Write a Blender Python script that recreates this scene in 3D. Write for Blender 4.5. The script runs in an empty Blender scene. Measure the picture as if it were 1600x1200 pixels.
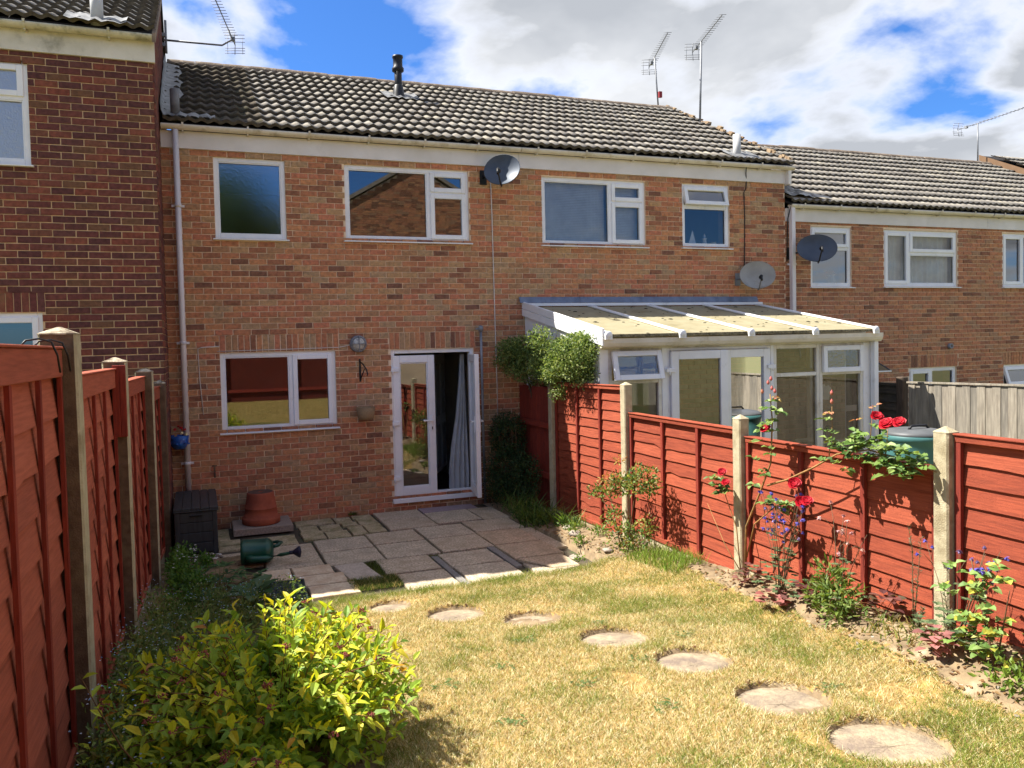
import bpy, bmesh, math, random
import numpy as np
from mathutils import Vector, Matrix, Euler

random.seed(7); np.random.seed(7)
S = bpy.context.scene
COL = S.collection
R = math.radians

def lin(r, g, b):
    f = lambda c: (c/255.0/12.92) if c/255.0 <= .04045 else ((c/255.0+.055)/1.055)**2.4
    return (f(r), f(g), f(b), 1.0)

# ------------------------------------------------------------------ camera
cam_d = bpy.data.cameras.new('camera')
cam = bpy.data.objects.new('camera', cam_d); COL.objects.link(cam)
cam_d.sensor_width = 36.0
cam_d.lens = 36.0*1173.783/1600.0
cam_d.shift_x = (800-713.497)/1600.0
cam_d.shift_y = (581.33-600)/1600.0
cam_d.clip_start = .05; cam_d.clip_end = 3000
CAM = Vector((0.0, -9.994, 2.23))
def cam_axes(pit=-.034, rol=-.025, yaw=.333):
    cy, sy, cp, sp = math.cos(yaw), math.sin(yaw), math.cos(pit), math.sin(pit)
    F = Vector((sy*cp, cy*cp, sp)); Rr = Vector((cy, -sy, 0)); U = Rr.cross(F)
    c, s = math.cos(rol), math.sin(rol)
    return c*Rr+s*U, -s*Rr+c*U, F
_r, _u, _f = cam_axes(-.0337, -.0248, .3328)
cam.matrix_world = Matrix(((_r.x, _u.x, -_f.x, CAM.x), (_r.y, _u.y, -_f.y, CAM.y), (_r.z, _u.z, -_f.z, CAM.z), (0, 0, 0, 1)))
S.camera = cam

# ------------------------------------------------------------------ sun, sky, exposure
TO_SUN = Vector((-.66, .345, 1.0)).normalized()
SUN_EL = math.asin(TO_SUN.z)
SUN_AZ = math.atan2(TO_SUN.x, TO_SUN.y)          # clockwise from +Y
sun_d = bpy.data.lights.new('sun', 'SUN')
sun_d.energy = 3.6; sun_d.angle = R(.5); sun_d.color = (1.0, .95, .86)
sun = bpy.data.objects.new('sun', sun_d); COL.objects.link(sun)
sun.rotation_euler = (-TO_SUN).to_track_quat('-Z', 'Y').to_euler()
sun.location = (-8, 6, 20)

W = bpy.data.worlds.new('World'); S.world = W; W.use_nodes = True
nt = W.node_tree; nt.nodes.clear()
N = lambda t, **k: _n(nt, t, **k)
def _n(tree, t, **k):
    n = tree.nodes.new(t)
    for a, b in k.items(): setattr(n, a, b)
    return n
out = N('ShaderNodeOutputWorld'); bg = N('ShaderNodeBackground'); bg.inputs[1].default_value = .08
sky = N('ShaderNodeTexSky', sky_type='NISHITA', sun_disc=False, sun_elevation=SUN_EL, sun_rotation=SUN_AZ,
        altitude=100, air_density=1.0, dust_density=.6, ozone_density=2.5)
tint = N('ShaderNodeMix', data_type='RGBA', blend_type='MULTIPLY'); tint.inputs[0].default_value = 1
tint.inputs[7].default_value = (.235, .44, .73, 1)
tc = N('ShaderNodeTexCoord'); sep = N('ShaderNodeSeparateXYZ')
def vmath(op, a=None, b=None):
    n = N('ShaderNodeMath', operation=op)
    for i, v in enumerate((a, b)):
        if v is None: continue
        if isinstance(v, (int, float)): n.inputs[i].default_value = v
        else: nt.links.new(v, n.inputs[i])
    return n.outputs[0]
L = nt.links.new
L(tc.outputs['Generated'], sep.inputs[0])
den = vmath('ADD', vmath('MAXIMUM', sep.outputs[2], 0.0), .26)
cmb = N('ShaderNodeCombineXYZ'); L(vmath('DIVIDE', sep.outputs[0], den), cmb.inputs[0]); L(vmath('DIVIDE', sep.outputs[1], den), cmb.inputs[1])
cmb.inputs[2].default_value = 3.37
def noise(scale, detail, rough, dist=0.0, src=None, off=None):
    n = N('ShaderNodeTexNoise'); n.inputs['Scale'].default_value = scale; n.inputs['Detail'].default_value = detail
    n.inputs['Roughness'].default_value = rough; n.inputs['Distortion'].default_value = dist
    v = src or cmb.outputs[0]
    if off:
        m = N('ShaderNodeVectorMath', operation='ADD'); L(v, m.inputs[0]); m.inputs[1].default_value = off; v = m.outputs[0]
    L(v, n.inputs['Vector']); return n.outputs['Fac']
def ramp(v, pts):
    n = N('ShaderNodeValToRGB'); L(v, n.inputs[0]); e = n.color_ramp.elements
    while len(e) > 1: e.remove(e[-1])
    e[0].position = pts[0][0]; e[0].color = pts[0][1]
    for p, c in pts[1:]:
        x = e.new(p); x.color = c
    return n.outputs[0]
g1 = lambda v: (v, v, v, 1)
fine = noise(2.1, 8, .53, .15, off=(-8.3, -26.71, 0))
big = noise(.75, 3, .5, .1, off=(13.05, 37.99, 0))
# more cloud towards the east (+x), breaking up to the west
cov = vmath('ADD', vmath('ADD', vmath('MULTIPLY', fine, .75), vmath('MULTIPLY', big, .60)), -.085)
mask = ramp(cov, [(.525, g1(0)), (.565, g1(.40)), (.60, g1(.86)), (.65, g1(1))])
dens = ramp(cov, [(.57, g1(0)), (.66, g1(1))])
shade = noise(1.15, 6, .55, .3, off=(-11.3, 37.99, 0))
shd = vmath('MULTIPLY', dens, ramp(shade, [(.32, g1(.35)), (.54, g1(1))]))
cc = N('ShaderNodeMix', data_type='RGBA'); L(shd, cc.inputs[0])
cc.inputs[6].default_value = (4.25, 4.3, 4.4, 1); cc.inputs[7].default_value = (1.95, 2.06, 2.25, 1)
mx = N('ShaderNodeMix', data_type='RGBA')
L(sky.outputs[0], tint.inputs[6]); L(mask, mx.inputs[0]); L(tint.outputs[2], mx.inputs[6]); L(cc.outputs[2], mx.inputs[7])
L(mx.outputs[2], bg.inputs[0]); L(bg.outputs[0], out.inputs[0])

S.view_settings.view_transform = 'Standard'; S.view_settings.look = 'None'
S.view_settings.exposure = 1.82; S.view_settings.gamma = 1.0; S.view_settings.use_curve_mapping = False
S.cycles.max_bounces = 8; S.cycles.transparent_max_bounces = 12; S.cycles.diffuse_bounces = 5
S.cycles.caustics_reflective = False; S.cycles.caustics_refractive = False
S.cycles.use_denoising = True
S.cycles.sample_clamp_indirect = 6.0

# ------------------------------------------------------------------ materials
_mats = {}
def lum(s, k):
    f = lambda c: (c/255/12.92) if c/255 <= .04045 else ((c/255+.055)/1.055)**2.4
    g = lambda c: round(255*(12.92*c if c <= .0031308 else 1.055*min(1, c)**(1/2.4)-.055))
    return tuple(g(f(c)*k) for c in s)
_mats = {}
def mat(name, c1, c2=None, scale=6.0, rough=.75, bump=.0, bscale=40.0, spec=.35, detail=5, metal=0.0, lo=.35, hi=.65,
        c3=None, s3=1.2, lo3=.55, hi3=.7, stretch=None, coord='pos', transl=None, attr=None, trans=0.0, objrand=0.0):
    """Procedural surface: two or three colours mixed by noise in world space, with fine relief."""
    if name in _mats: return _mats[name]
    m = bpy.data.materials.new(name); m.use_nodes = True; t = m.node_tree; t.nodes.clear(); l = t.links.new
    o = _n(t, 'ShaderNodeOutputMaterial'); p = _n(t, 'ShaderNodeBsdfPrincipled')
    p.inputs['Roughness'].default_value = rough; p.inputs['Specular IOR Level'].default_value = spec
    p.inputs['Metallic'].default_value = metal
    if coord == 'pos': v = _n(t, 'ShaderNodeNewGeometry').outputs['Position']
    else: v = _n(t, 'ShaderNodeTexCoord').outputs['Object']
    if stretch:
        mp = _n(t, 'ShaderNodeMapping'); mp.inputs['Scale'].default_value = stretch; l(v, mp.inputs[0]); v = mp.outputs[0]
    col = None
    def nz(sc, d=detail, r=.6):
        n = _n(t, 'ShaderNodeTexNoise'); n.inputs['Scale'].default_value = sc; n.inputs['Detail'].default_value = d
        n.inputs['Roughness'].default_value = r; l(v, n.inputs['Vector']); return n.outputs['Fac']
    def rmp(f, a, b):
        n = _n(t, 'ShaderNodeMapRange'); n.inputs[1].default_value = a; n.inputs[2].default_value = b; l(f, n.inputs[0]); return n.outputs[0]
    def mixc(f, a, b, blend='MIX'):
        n = _n(t, 'ShaderNodeMix', data_type='RGBA', blend_type=blend)
        if isinstance(f, float): n.inputs[0].default_value = f
        else: l(f, n.inputs[0])
        for i, x in ((6, a), (7, b)):
            if isinstance(x, tuple): n.inputs[i].default_value = x
            else: l(x, n.inputs[i])
        return n.outputs[2]
    if c2 is None: c2 = tuple(x*.82 for x in c1[:3])+(1,)
    col = mixc(rmp(nz(scale), lo, hi), c1, c2)
    if c3 is not None: col = mixc(rmp(nz(s3, 6, .65), lo3, hi3), col, c3)
    if attr:
        a = _n(t, 'ShaderNodeAttribute'); a.attribute_name = attr; col = mixc(1.0, col, a.outputs['Color'], 'MULTIPLY')
    if objrand:
        oi = _n(t, 'ShaderNodeObjectInfo'); hs = _n(t, 'ShaderNodeHueSaturation')
        mr = _n(t, 'ShaderNodeMapRange'); mr.inputs[3].default_value = 1-objrand; mr.inputs[4].default_value = 1+objrand
        l(oi.outputs['Random'], mr.inputs[0]); l(mr.outputs[0], hs.inputs['Value']); l(col, hs.inputs['Color']); col = hs.outputs[0]
    l(col, p.inputs['Base Color'])
    if bump:
        b = _n(t, 'ShaderNodeBump'); b.inputs['Strength'].default_value = bump; b.inputs['Distance'].default_value = .01
        l(nz(bscale, 4, .65), b.inputs['Height']); l(b.outputs[0], p.inputs['Normal'])
    sh = p.outputs[0]
    if transl:
        tr = _n(t, 'ShaderNodeBsdfTranslucent')
        l(mixc(1.0, col, transl[1], 'MULTIPLY'), tr.inputs[0])
        ms = _n(t, 'ShaderNodeMixShader'); ms.inputs[0].default_value = transl[0]; l(sh, ms.inputs[1]); l(tr.outputs[0], ms.inputs[2]); sh = ms.outputs[0]
    l(sh, o.inputs[0])
    _mats[name] = m
    return m

def glass(name, tintc=(.93, .96, .95, 1), base=.10, rough=.0, bump=0.0, bscale=30, ior=1.55):
    if name in _mats: return _mats[name]
    m = bpy.data.materials.new(name); m.use_nodes = True; t = m.node_tree; t.nodes.clear(); l = t.links.new
    o = _n(t, 'ShaderNodeOutputMaterial'); tr = _n(t, 'ShaderNodeBsdfTransparent'); gl = _n(t, 'ShaderNodeBsdfGlossy')
    tr.inputs[0].default_value = tintc; gl.inputs['Roughness'].default_value = rough
    fr = _n(t, 'ShaderNodeFresnel'); fr.inputs[0].default_value = ior
    ad = _n(t, 'ShaderNodeMath', operation='ADD', use_clamp=True); ad.inputs[1].default_value = base; l(fr.outputs[0], ad.inputs[0])
    ms = _n(t, 'ShaderNodeMixShader'); l(ad.outputs[0], ms.inputs[0]); l(tr.outputs[0], ms.inputs[1]); l(gl.outputs[0], ms.inputs[2])
    if bump:
        nn = _n(t, 'ShaderNodeTexNoise'); nn.inputs['Scale'].default_value = bscale; nn.inputs['Detail'].default_value = 2
        g = _n(t, 'ShaderNodeNewGeometry'); l(g.outputs['Position'], nn.inputs['Vector'])
        b = _n(t, 'ShaderNodeBump'); b.inputs['Strength'].default_value = bump; b.inputs['Distance'].default_value = .01
        l(nn.outputs['Fac'], b.inputs['Height']); l(b.outputs[0], gl.inputs['Normal'])
    l(ms.outputs[0], o.inputs[0]); _mats[name] = m
    return m

# ------------------------------------------------------------------ mesh helpers
class MB:
    def __init__(s): s.v = []; s.f = []; s.m = []; s.sm = []
    def add(s, verts, faces, mi=0, smooth=False):
        b = len(s.v); s.v.extend([tuple(p) for p in verts])
        for f in faces: s.f.append(tuple(b+i for i in f)); s.m.append(mi); s.sm.append(smooth)
        return s
    def box(s, x0, x1, y0, y1, z0, z1, mi=0):
        return s.add([(x0,y0,z0),(x1,y0,z0),(x1,y1,z0),(x0,y1,z0),(x0,y0,z1),(x1,y0,z1),(x1,y1,z1),(x0,y1,z1)],
                     [(0,3,2,1),(4,5,6,7),(0,1,5,4),(1,2,6,5),(2,3,7,6),(3,0,4,7)], mi)
    def obox(s, o, ax, ay, az, mi=0):
        """oriented box: corner o and three edge vectors"""
        o, ax, ay, az = map(Vector, (o, ax, ay, az))
        v = [o, o+ax, o+ax+ay, o+ay, o+az, o+ax+az, o+ax+ay+az, o+ay+az]
        f = [(0,3,2,1),(4,5,6,7),(0,1,5,4),(1,2,6,5),(2,3,7,6),(3,0,4,7)]
        if ax.cross(ay).dot(az) < 0: f = [tuple(reversed(q)) for q in f]
        return s.add(v, f, mi)
    def quad(s, a, b, c, d, mi=0): return s.add([a, b, c, d], [(0, 1, 2, 3)], mi)
    def tube(s, pts, r, seg=8, mi=0, cap=True, smooth=True):
        pts = [Vector(p) for p in pts]; n = len(pts); rr = r if isinstance(r, (list, tuple)) else [r]*n
        vs = []
        for i, p in enumerate(pts):
            d = (pts[min(i+1, n-1)]-pts[max(i-1, 0)]).normalized()
            a = d.cross(Vector((0, 0, 1)))
            if a.length < .15: a = d.cross(Vector((0, 1, 0)))
            a.normalize(); b = d.cross(a)
            for k in range(seg):
                t = 2*math.pi*k/seg; vs.append(p+(a*math.cos(t)+b*math.sin(t))*rr[i])
        fs = [(i*seg+k, i*seg+(k+1)%seg, (i+1)*seg+(k+1)%seg, (i+1)*seg+k) for i in range(n-1) for k in range(seg)]
        s.add(vs, fs, mi, smooth)
        if cap:
            b = len(s.v)-len(vs)
            s.f.append(tuple(b+k for k in reversed(range(seg)))); s.m.append(mi); s.sm.append(False)
            s.f.append(tuple(b+(n-1)*seg+k for k in range(seg))); s.m.append(mi); s.sm.append(False)
        return s
    def lathe(s, prof, c=(0, 0, 0), seg=24, mi=0, axis='z', a0=0.0, a1=2*math.pi, smooth=True):
        full = abs(a1-a0-2*math.pi) < 1e-6; k = seg if full else seg+1; vs = []
        for r, h in prof:
            for i in range(k):
                t = a0+(a1-a0)*i/seg; x, y = r*math.cos(t), r*math.sin(t)
                p = (x, y, h) if axis == 'z' else ((h, x, y) if axis == 'x' else (x, h, y))
                vs.append((c[0]+p[0], c[1]+p[1], c[2]+p[2]))
        fs = []
        for j in range(len(prof)-1):
            for i in range(seg):
                i2 = (i+1) % k if full else i+1
                fs.append((j*k+i, j*k+i2, (j+1)*k+i2, (j+1)*k+i))
        return s.add(vs, fs, mi, smooth)
    def mesh(s, name, mats):
        me = bpy.data.meshes.new(name); me.from_pydata(s.v, [], s.f)
        for m in (mats if isinstance(mats, (list, tuple)) else [mats]): me.materials.append(m)
        me.polygons.foreach_set('material_index', s.m); me.polygons.foreach_set('use_smooth', s.sm)
        me.update(); return me

WL = {}                                             # world position of each object made here
def link(name, data, parent=None, loc=(0, 0, 0), rot=None):
    o = bpy.data.objects.new(name, data); COL.objects.link(o)
    loc = Vector(loc); WL[o] = loc
    if parent is not None:
        o.parent = parent; o.location = loc-WL[parent]
    else: o.location = loc
    if rot is not None: o.rotation_euler = rot
    return o
def build(mb, name, mats, parent=None, bevel=0.0, org=None, label=None):
    """link the collected shapes as one mesh object; org: world point the object's origin sits at"""
    if org is not None: mb.v = [(x-org[0], y-org[1], z-org[2]) for x, y, z in mb.v]
    me = mb.mesh(name, mats)
    if bevel:
        bm = bmesh.new(); bm.from_mesh(me)
        bmesh.ops.bevel(bm, geom=[e for e in bm.edges if len(e.link_faces) == 2 and e.calc_face_angle(0) > .5], offset=bevel, segments=1, affect='EDGES', clamp_overlap=True)
        bm.to_mesh(me); bm.free()
    o = link(name, me, parent, org or (0, 0, 0))
    if label: o['label'] = label
    return o
def tag(o, label, cat, group=None):
    o['label'] = label; o['category'] = cat
    if group: o['group'] = group
    return o
def thing(name, label, cat, loc, group=None):
    return tag(link(name, None, None, loc), label, cat, group)
def struct(o): o['kind'] = 'structure'; return o
def stuff(o): o['kind'] = 'stuff'; return o
rnd = random.uniform

def vnoise(x, y, seed=0):
    """smooth value noise on numpy arrays, 0..1"""
    xi, yi = np.floor(x).astype(int), np.floor(y).astype(int); fx, fy = x-xi, y-yi
    fx, fy = fx*fx*(3-2*fx), fy*fy*(3-2*fy)
    def h(a, b):
        n = (a*374761393+b*668265263+seed*982451653) & 0x7fffffff
        n = ((n ^ (n >> 13))*1274126177) & 0x7fffffff
        return ((n ^ (n >> 16)) & 0xffff)/65535.0
    return (h(xi,yi)*(1-fx)+h(xi+1,yi)*fx)*(1-fy)+(h(xi,yi+1)*(1-fx)+h(xi+1,yi+1)*fx)*fy
def fbm(x, y, seed=0, o=4):
    s = 0; a = .5
    for i in range(o): s = s+a*vnoise(x*2**i, y*2**i, seed+i); a *= .5
    return s/(1-.5**o)
def np_mesh(name, verts, faces, mats, tint=None, mi=None, smooth=False):
    """verts (n,3), faces (m,3) or (m,4) numpy arrays -> mesh, optional per-vertex colour 'tint'"""
    me = bpy.data.meshes.new(name); n, (m, k) = len(verts), faces.shape
    me.vertices.add(n); me.vertices.foreach_set('co', np.ascontiguousarray(verts, dtype=np.float32).ravel())
    me.loops.add(m*k); me.loops.foreach_set('vertex_index', np.ascontiguousarray(faces, dtype=np.int32).ravel())
    me.polygons.add(m); me.polygons.foreach_set('loop_start', np.arange(0, m*k, k, dtype=np.int32))
    if mi is not None: me.polygons.foreach_set('material_index', np.ascontiguousarray(mi, dtype=np.int32))
    me.polygons.foreach_set('use_smooth', np.full(m, smooth, dtype=bool))
    for x in (mats if isinstance(mats, (list, tuple)) else [mats]): me.materials.append(x)
    me.update(calc_edges=True)
    if tint is not None:
        a = me.color_attributes.new('tint', 'FLOAT_COLOR', 'POINT')
        c = np.ones((n, 4), dtype=np.float32); c[:, :3] = tint; a.data.foreach_set('color', c.ravel())
    return me

# ------------------------------------------------------------------ palette
BUFF = lin(196, 160, 126)
M_mortar = mat('buff_mortar', lin(238, 212, 180), lin(222, 194, 162), 9, .95, .4, 120, c3=lin(200, 178, 152), s3=.7)
M_mortarA = mat('ochre_mortar', lin(226, 194, 152), lin(202, 170, 132), 9, .95, .4, 120, c3=lin(156, 138, 116), s3=.7)
def brick_set(pre, cols, moss):
    cols = [lum((r-6, g-2, b-1), 1.0) if pre == 'plum' else lum((r-8, g+6, b+1), 1.36) for r, g, b in cols]; moss = lum(moss, 1.2)
    return [mat(f'{pre}_brick_{i}', lin(*c), lin(*(int(v*.78) for v in c)), 22, .92, .5, 150, .2, c3=lin(*moss), s3=1.5, lo3=.62, hi3=.85) for i, c in enumerate(cols)]
BR_B = brick_set('orange', [(186,114,84), (192,122,88), (178,106,80), (172,116,88), (164,98,76), (182,130,98), (148,88,70), (132,80,68), (190,110,86), (174,128,100)], (150, 124, 96))
BR_C = brick_set('russet', [(184,114,88), (176,108,84), (170,104,80), (162,100,80), (180,120,92), (142,86,70), (132,82,68), (186,118,88), (172,112,86), (164,114,92)], (150, 122, 96))
BR_A = brick_set('plum', [(140,82,68), (130,76,66), (122,70,64), (150,88,70), (112,68,62), (136,86,68), (118,74,68), (144,80,64), (130,90,68), (108,66,62)], (124, 98, 68))
BR_W = [mat('cream_painted_brick', lin(222, 212, 180), lin(206, 194, 160), 10, .8, .3, 90), mat('cream_painted_brick_b', lin(214, 202, 168), lin(196, 186, 152), 10, .8, .3, 90)]
M_upvc = mat('white_upvc', lin(236, 236, 236), lin(224, 225, 226), 3, .34, .0, spec=.5, c3=lin(204, 202, 194), s3=7, lo3=.6, hi3=.85)
M_upvc_old = mat('weathered_upvc', lin(228, 224, 212), lin(206, 200, 184), 5, .45, .0, spec=.5, c3=lin(170, 160, 138), s3=3)
M_fascia = mat('white_fascia_paint', lin(226, 220, 214), lin(212, 206, 198), 2.2, .5, .1, 30, c3=lin(190, 182, 172), s3=1.4, lo3=.6, hi3=.8)
M_fasciaA = mat('stained_fascia_paint', lin(222, 216, 202), lin(200, 194, 176), 3, .6, .1, 30, c3=lin(150, 146, 130), s3=3.2, lo3=.56, hi3=.74)
M_gutter = mat('cream_gutter', lin(222, 214, 198), lin(206, 196, 176), 3, .45, .0, c3=lin(176, 164, 138), s3=4)
M_gutterA = mat('mossy_gutter', lin(206, 200, 176), lin(186, 178, 150), 4, .6, .1, c3=lin(120, 116, 84), s3=5, lo3=.5, hi3=.7)
M_pipe = mat('white_downpipe', lin(226, 220, 218), lin(214, 206, 204), 2, .4, spec=.5)
M_dark = mat('dark_void', lin(26, 26, 28), lin(20, 20, 22), 3, .9)
M_room = mat('room_plaster', lin(206, 198, 186), lin(194, 186, 174), 2, .9)
M_floor = mat('dark_floor_boards', lin(84, 66, 56), lin(66, 52, 46), 8, .5)
G_clear = glass('window_glass', (.62, .66, .66, 1), .17)
G_obsc = glass('patterned_glass', (.50, .56, .56, 1), .30, .0, .06, 60)
G_obscA = glass('frosted_glass', (.5, .54, .6, 1), .42, .3, .5, 60)
G_door = glass('door_glass', (.66, .70, .70, 1), .14)
G_blind = glass('window_glass_over_blinds', (.9, .93, .93, 1), .05)
G_cons = glass('conservatory_glass', (.95, .97, .96, 1), .05)
M_rubber = mat('grey_gasket', lin(70, 72, 76), rough=.6)
M_lead = mat('grey_lead', lin(122, 132, 150), lin(100, 110, 128), 7, .5, .4, 20, metal=.3)
M_leadw = mat('whitened_lead', lin(140, 140, 140), lin(98, 100, 102), 9, .6, .6, 18, metal=.2)
M_black = mat('black_plastic', lin(34, 34, 36), lin(26, 26, 28), 8, .45)
M_steel = mat('galvanised_steel', lin(140, 142, 146), lin(116, 118, 122), 6, .55, metal=.2)
M_dishd = mat('charcoal_mesh_metal', lin(78, 86, 98), lin(64, 72, 84), 4, .5, metal=.2)
M_dishg = mat('pale_grey_dish_paint', lin(158, 156, 150), lin(140, 138, 132), 5, .6, c3=lin(122, 116, 106), s3=4)
def tilem(n, c, d): return mat(n, lin(*c), lin(*d), 7, .92, .5, 60, .2, c3=lin(104, 92, 76), s3=5.5, lo3=.60, hi3=.78)
M_tiles = [tilem('grey_brown_roof_tile', (162, 155, 143), (140, 133, 122)), tilem('pale_roof_tile', (172, 165, 151), (148, 141, 129)),
           tilem('dark_roof_tile', (152, 145, 134), (130, 123, 113)), tilem('lichened_roof_tile', (180, 172, 154), (150, 141, 126))]
M_ridge = mat('mossy_ridge_tile', lin(128, 112, 96), lin(94, 82, 70), 9, .95, .8, 40, c3=lin(170, 156, 138), s3=8)
M_deck = mat('roof_felt', lin(40, 36, 34), rough=.9)
# ------------------------------------------------------------------ the terrain
def gh(x, y):
    """ground height of the garden: level at the patio, rising towards the back"""
    z = .1*max(0.0, -y-3.3)
    if x > 3.55 and y < -1.0: z += .14*min(1, (x-3.55)/.5)*min(1, (-y-1.0)/2.0)
    return z

# ------------------------------------------------------------------ walls laid brick by brick
CO, BL, JT = .075, .215, .010
def wall_shell(x0, x1, z0, z1, yf, openings, depth=.28):
    xs = sorted({x0, x1, *[o[0] for o in openings], *[o[1] for o in openings]}); zs = sorted({z0, z1, *[o[2] for o in openings], *[o[3] for o in openings]})
    xs = [x for x in xs if x0 <= x <= x1]; zs = [z for z in zs if z0 <= z <= z1]
    hole = lambda x, z: any(a < x < b and c < z < d for a, b, c, d in openings)
    mb = MB(); y0, y1 = yf+.005, yf+depth
    for i in range(len(xs)-1):
        for j in range(len(zs)-1):
            a, b, c, d = xs[i], xs[i+1], zs[j], zs[j+1]
            if hole((a+b)/2, (c+d)/2):
                mid = lambda k, v: None
                if i == 0 or not hole((xs[i-1]+a)/2, (c+d)/2): mb.quad((a,y0,c),(a,y1,c),(a,y1,d),(a,y0,d))
                if i == len(xs)-2 or not hole((b+xs[i+2])/2, (c+d)/2): mb.quad((b,y1,c),(b,y0,c),(b,y0,d),(b,y1,d))
                if j == 0 or not hole((a+b)/2, (zs[j-1]+c)/2): mb.quad((a,y1,c),(a,y0,c),(b,y0,c),(b,y1,c))
                if j == len(zs)-2 or not hole((a+b)/2, (d+zs[j+2])/2): mb.quad((a,y0,d),(a,y1,d),(b,y1,d),(b,y0,d))
            else:
                mb.quad((a,y0,c),(b,y0,c),(b,y0,d),(a,y0,d)); mb.quad((b,y1,c),(a,y1,c),(a,y1,d),(b,y1,d))
    return mb
def brick_shape(l, h, pal, k):
    random.seed(hash((round(l*200), round(h*200), k)) & 0xffff)
    j = lambda: rnd(-.0022, .0022)
    d = rnd(-.001, .003)
    v = [(0+j(), -d, 0+j()), (l+j(), -d, 0+j()), (l+j(), -d, h+j()), (0+j(), -d, h+j()), (0, .03, 0), (l, .03, 0), (l, .03, h), (0, .03, h)]
    c = .0035                                             # worn arris
    f0 = [(v[0][0]+c, v[0][1]-.003, v[0][2]+c), (v[1][0]-c, v[1][1]-.003, v[1][2]+c), (v[2][0]-c, v[2][1]-.003, v[2][2]-c), (v[3][0]+c, v[3][1]-.003, v[3][2]-c)]
    return v+f0, [(8,9,10,11),(0,1,9,8),(1,2,10,9),(2,3,11,10),(3,0,8,11),(4,5,1,0),(5,6,2,1),(6,7,3,2),(7,4,0,3)]
_bm = {}
def brick_mesh(l, h, pal, k, pre):
    key = (pre, round(l*200), round(h*200), k, pal)
    if key not in _bm:
        v, f = brick_shape(round(l*200)/200, round(h*200)/200, pal, k); b = MB(); b.add(v, f); _bm[key] = b.mesh('brick', (dict(B=BR_B, C=BR_C, A=BR_A, W=BR_W)[pre])[pal])
    return _bm[key]
def lay_bricks(x0, x1, z0, z1, openings, soldiers, phase=0):
    """list of (x, z, l, h) in the wall plane, stretcher bond, cut at the openings; soldiers stand over the lintels"""
    res = []; n = int((z1-z0)/CO+.999)
    cuts = [(a-.002, b+.002, c, d) for a, b, c, d in openings]+[(a-.005, b+.005, c-.01, d+.002) for a, b, c, d in soldiers]
    for k in range(n):
        z = z0+k*CO+.005; h = min(CO-JT, z1-z)
        if h < .02: continue
        x = x0-((k+phase) % 2)*.1125+.005
        while x < x1-.01:
            a, b = max(x, x0+.003), min(x+BL, x1-.003)
            segs = [(a, b)]
            for c in cuts:
                if z+h*.5 > c[2] and z+h*.5 < c[3]:
                    ns = []
                    for s in segs:
                        if s[1] <= c[0] or s[0] >= c[1]: ns.append(s)
                        else:
                            if s[0] < c[0]-.03: ns.append((s[0], c[0]))
                            if s[1] > c[1]+.03: ns.append((c[1], s[1]))
                    segs = ns
            for s in segs:
                if s[1]-s[0] > .03: res.append((s[0], z, s[1]-s[0], h))
            x += .225
    for a, b, c, d in soldiers:
        m = max(1, round((b-a)/.075)); w = (b-a)/m
        for i in range(m): res.append((a+i*w+.005, c+.005, w-.01, d-c-.01))
    return res
def put_bricks(house, bricks, yf, pre, visible, pals=10, rotz=0.0, org=None, limit=300, wts=None):
    """the bricks that show largest become parts, the rest one joined part"""
    if org is None: org = Vector((0, yf, 0)); ax = Vector((1, 0, 0))
    else: ax = Vector((math.cos(rotz), math.sin(rotz), 0)); org = Vector(org)
    items = []
    for (x, z, l, h) in bricks:
        p = org+ax*x+Vector((0, 0, z)); c = p+ax*l/2
        d = (c-CAM).length/max(.05, math.sqrt(l*h))
        items.append((0 if visible(c.x, c.y, c.z) else 1, d, p, l, h))
    items.sort(key=lambda t: (t[0], t[1]))
    rs = random.Random(11)
    W0 = wts or [1]*pals; DK = [w*(1.7 if i in (4, 6, 7, 9) else .9) for i, w in enumerate(W0)]; LT_ = [w*(1.7 if i in (0, 1, 3, 5, 8) else .7) for i, w in enumerate(W0)]
    def pick(p):
        t = float(fbm(np.array([p.x*.9+p.y+3.1]), np.array([p.z*1.1+7.3]), 51, 3)[0])
        return rs.choices(range(pals), weights=DK if t > .58 else (LT_ if t < .44 else W0))[0]
    rest = MB()
    for i, (vis, d, p, l, h) in enumerate(items):
        k = rs.randrange(3); pal = pick(p)
        if i < limit and vis == 0:
            link('brick', brick_mesh(l, h, pal, k, pre), house, p+Vector((0, rs.uniform(-.002, .0015), 0)), (0, rs.uniform(-.006, .006), rotz) if rotz == 0 else (0, 0, rotz))
        else:
            v, f = brick_shape(l, h, pal, k); ca, sa = math.cos(rotz), math.sin(rotz)
            rest.add([(p.x+a*ca-b*sa, p.y+a*sa+b*ca, p.z+c) for a, b, c in v], f, pal)
    if rest.v: stuff(build(rest, 'bricks', dict(B=BR_B, C=BR_C, A=BR_A, W=BR_W)[pre], house))

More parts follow.
